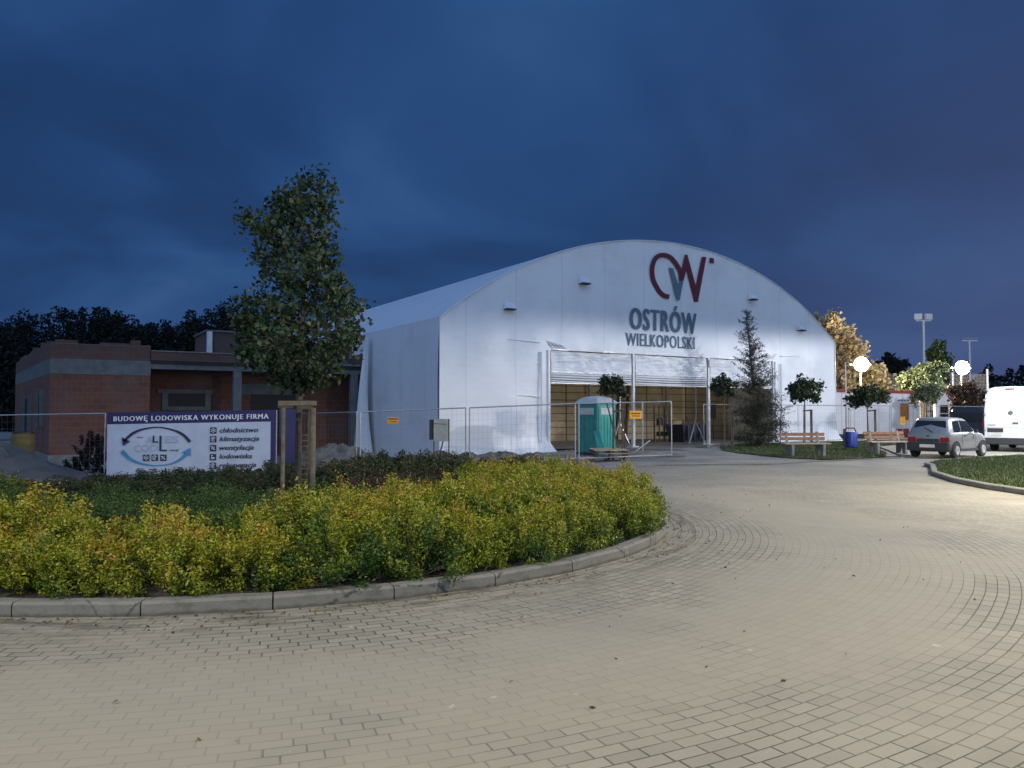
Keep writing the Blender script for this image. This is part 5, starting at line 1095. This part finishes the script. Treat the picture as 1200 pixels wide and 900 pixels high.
# rear window, rear lamps, bumper, plate
def quad(n_, pts, m, par, th=(0, 0, 0)): mb = MB(); mb.prism(pts, th if any(th) else (.012, 0, 0)); return mb.build(n_, m, par)
rw = quad('rear_window', [(-.405, -.58, .93), (-.405, .58, .93), (-.212, .50, 1.32), (-.212, -.50, 1.32)], M['glass'], car, (-.012, 0, .004))
bmp = MB().box((-.58, -.73, .26), (-.42, .73, .56)).build('bumper', M['bump'], car, .05)
for s in (-1, 1): MB().box((-.525, s * .71 - (.30 if s > 0 else 0), .575), (-.40, s * .71 + (.30 if s < 0 else 0), .74)).build('tail_lamp', M['tail'], car, .02)
MB().box((-.522, -.38, .575), (-.47, .38, .69)).build('plate_recess', M['bump'], car); MB().box((-.60, -.26, .38), (-.582, .26, .49)).build('number_plate', M['plate'], car, .003)
MB().box((-.53, -.05, .78), (-.48, .05, .81)).build('tailgate_handle', M['bump'], car)
mb = MB(); mb.bar((-.50, -.15, .93), (-.33, .25, 1.1), .015, .02); mb.build('rear_wiper', M['dark'], rw)
for s in (-1, 1):
    def sp_(x, zz):   # point on the glasshouse side
        w_ = np.interp(x, [-.18, .5, 1.25, 1.78], [.58, .61, .60, .67]); return (x, s * (np.interp(zz, [.89, 1.38], [.735, w_]) + .004), zz)
    quad('side_window', [sp_(-.10, .93), sp_(.42, .93), sp_(.42, 1.33), sp_(-.02, 1.31)], M['glass'], car, (0, s * .006, 0))
    quad('side_window', [sp_(.50, .93), sp_(1.50, .93), sp_(1.12, 1.31), sp_(.50, 1.34)], M['glass'], car, (0, s * .006, 0))
    quad('door_handle', [(.62, s * .757, .79), (.76, s * .757, .79), (.76, s * .757, .82), (.62, s * .757, .82)], M['bump'], car, (0, s * .02, 0))
    quad('sill_strip', [(.33, s * .722, .24), (1.85, s * .722, .24), (1.85, s * .722, .31), (.33, s * .722, .31)], M['bump'], car, (0, s * .02, 0))
    quad('door_seam', [(.46, s * .757, .34), (.472, s * .757, .34), (.472, s * .757, .86), (.46, s * .757, .86)], M['bump'], car, (0, s * .003, 0)); quad('door_seam', [(1.56, s * .756, .34), (1.572, s * .756, .34), (1.572, s * .756, .86), (1.56, s * .756, .86)], M['bump'], car, (0, s * .003, 0))
    MB().box((1.40, s * .76 if s > 0 else -.88, .88), (1.50, s * .76 + .12 if s > 0 else -.76, 1.0)).build('wing_mirror', M['bump'], car, .02)
    for x in (.0, 2.2):
        mb = MB(); n = 20; ro, ri_ = .345, .25; V = []
        for i in range(n + 1): a = math.pi * i / n; V += [(x + ro * math.cos(a), s * .757, .27 + ro * math.sin(a)), (x + ro * math.cos(a), s * .60, .27 + ro * math.sin(a)), (x + .2 * math.cos(a), s * .757, .27 + .2 * math.sin(a))]
        mb.add(V, [(3 * i, 3 * i + 3, 3 * i + 5, 3 * i + 2) for i in range(n)]); mb.build('wheel_arch', M['black'], car, fix=False); wheel(x, s * .68, .275, .17, car, s)
# white van
p = gnd(1182, 530); vh = R(47)
van = thing('parked_van', 'large white high-roof van seen from behind at the right picture edge', 'van', (p.x + .25, p.y + .2, 0), vh)
def vs_(x, w_, zt, zb=.42): return (x, [(0, zb), (w_ * .97, zb), (w_, zb + .12), (w_, 1.3), (w_ * .985, 1.75), (w_ * .90, zt - .22), (w_ * .80, zt - .06), (w_ * .6, zt), (0, zt + .02)])
loft_body([vs_(0, .955, 2.60), vs_(.05, .985, 2.66), (vs_(.2, .995, 2.69)), vs_(3.6, .995, 2.70), vs_(4.4, .98, 2.5), vs_(5.0, .96, 1.6), vs_(5.7, .93, 1.2), vs_(5.85, .85, .9)]).build('body', M['vanp'], van, smooth=True)
def vq(n_, x, y0, y1, z0, z1, m, th=.015, bev=0, par=van): return MB().box((x - th, y0, z0), (x, y1, z1)).build(n_, m, par, bev)
vq('rear_bumper', .02, -.98, .98, .30, .58, M['bump'], .14, .04)
vq('door_seam', -.0015, -.006, .006, .62, 2.52, M['galv'], .004); vq('panel_seam', -.0015, -.93, .93, 2.22, 2.232, M['galv'], .003)
rc_ = vq('plate_recess', -.0015, .28, .86, .80, .97, M['bump'], .006); vq('number_plate', -.009, .34, .84, .66, .80, M['plate'], .008)
vq('lower_seam', -.0015, -.93, .93, .985, .995, M['bump'], .003)
MB().lathe([(.085, -.02), (.085, -.0015)], (0, .0, 1.62), 22, 'X').build('emblem', M['bump'], van); em = MB().lathe([(.07, -.024), (.07, -.021)], (0, .0, 1.62), 22, 'X').build('emblem_face', M['galv'], van)
mb = MB(); [mb.bar((-.028, .045 - q * .03, 1.66 if q % 2 == 0 else 1.58), (-.028, .045 - (q + 1) * .03, 1.58 if q % 2 == 0 else 1.66), .006, .014) for q in range(3)]; mb.build('emblem_mark', M['bump'], em)
vq('door_handle', -.002, -.26, -.06, 1.17, 1.22, M['bump'], .03, .008); mb = MB(); mb.box((-.005, .55, 1.08), (-.0015, .85, 1.12)); mb.build('badge', M['galv'], van)
for s in (-1, 1):
    vq('tail_lamp', .10, s * .99 - .03, s * .99 + .02, .85, 1.35, M['tail'], .08, .01)
    for zz in (.85, 1.5, 2.1): MB().box((-.02, s * .93 - .03, zz), (.02, s * .93 + .04, zz + .09)).build('hinge', M['galv'], van, .005)
    for x in (1.3, 4.9): wheel(x, s * .87, .34, .24, van, s)
MB().box((-.03, -.16, 2.58), (.02, .16, 2.62)).build('brake_lamp', M['tail'], van)
# dark minibus further back between car and van
p = at(1134, 512, 43.5); mbv = thing('dark_minibus', 'dark minibus half hidden between the silver car and the white van', 'minibus', (p.x, p.y, 0), R(48)); dk = mat('dark_blue_paint', (.02, .026, .04), .22, 0, .1)
loft_body([vs_(0, .86, 1.86, .3), vs_(.1, .9, 1.92, .3), vs_(3.2, .9, 1.95, .3), vs_(4.0, .88, 1.3, .3), vs_(4.7, .84, 1.0, .3)]).build('body', dk, mbv, smooth=True)
MB().box((-.03, -.7, 1.1), (-.003, .7, 1.62)).build('rear_window', M['glass'], mbv, .01); MB().box((-.1, -.86, .35), (.03, .86, .6)).build('rear_bumper', M['bump'], mbv, .03)
for s in (-1, 1):
    MB().box((-.03, s * .78 - .06, .8), (.02, s * .78 + .06, 1.3)).build('tail_lamp', M['tail'], mbv, .01)
    MB().box((.3, s * .885 - .01, 1.1), (3.0, s * .885 + .01, 1.6)).build('side_window', M['glass'], mbv)
    for x in (.8, 3.6): wheel(x, s * .8, .31, .2, mbv, s)
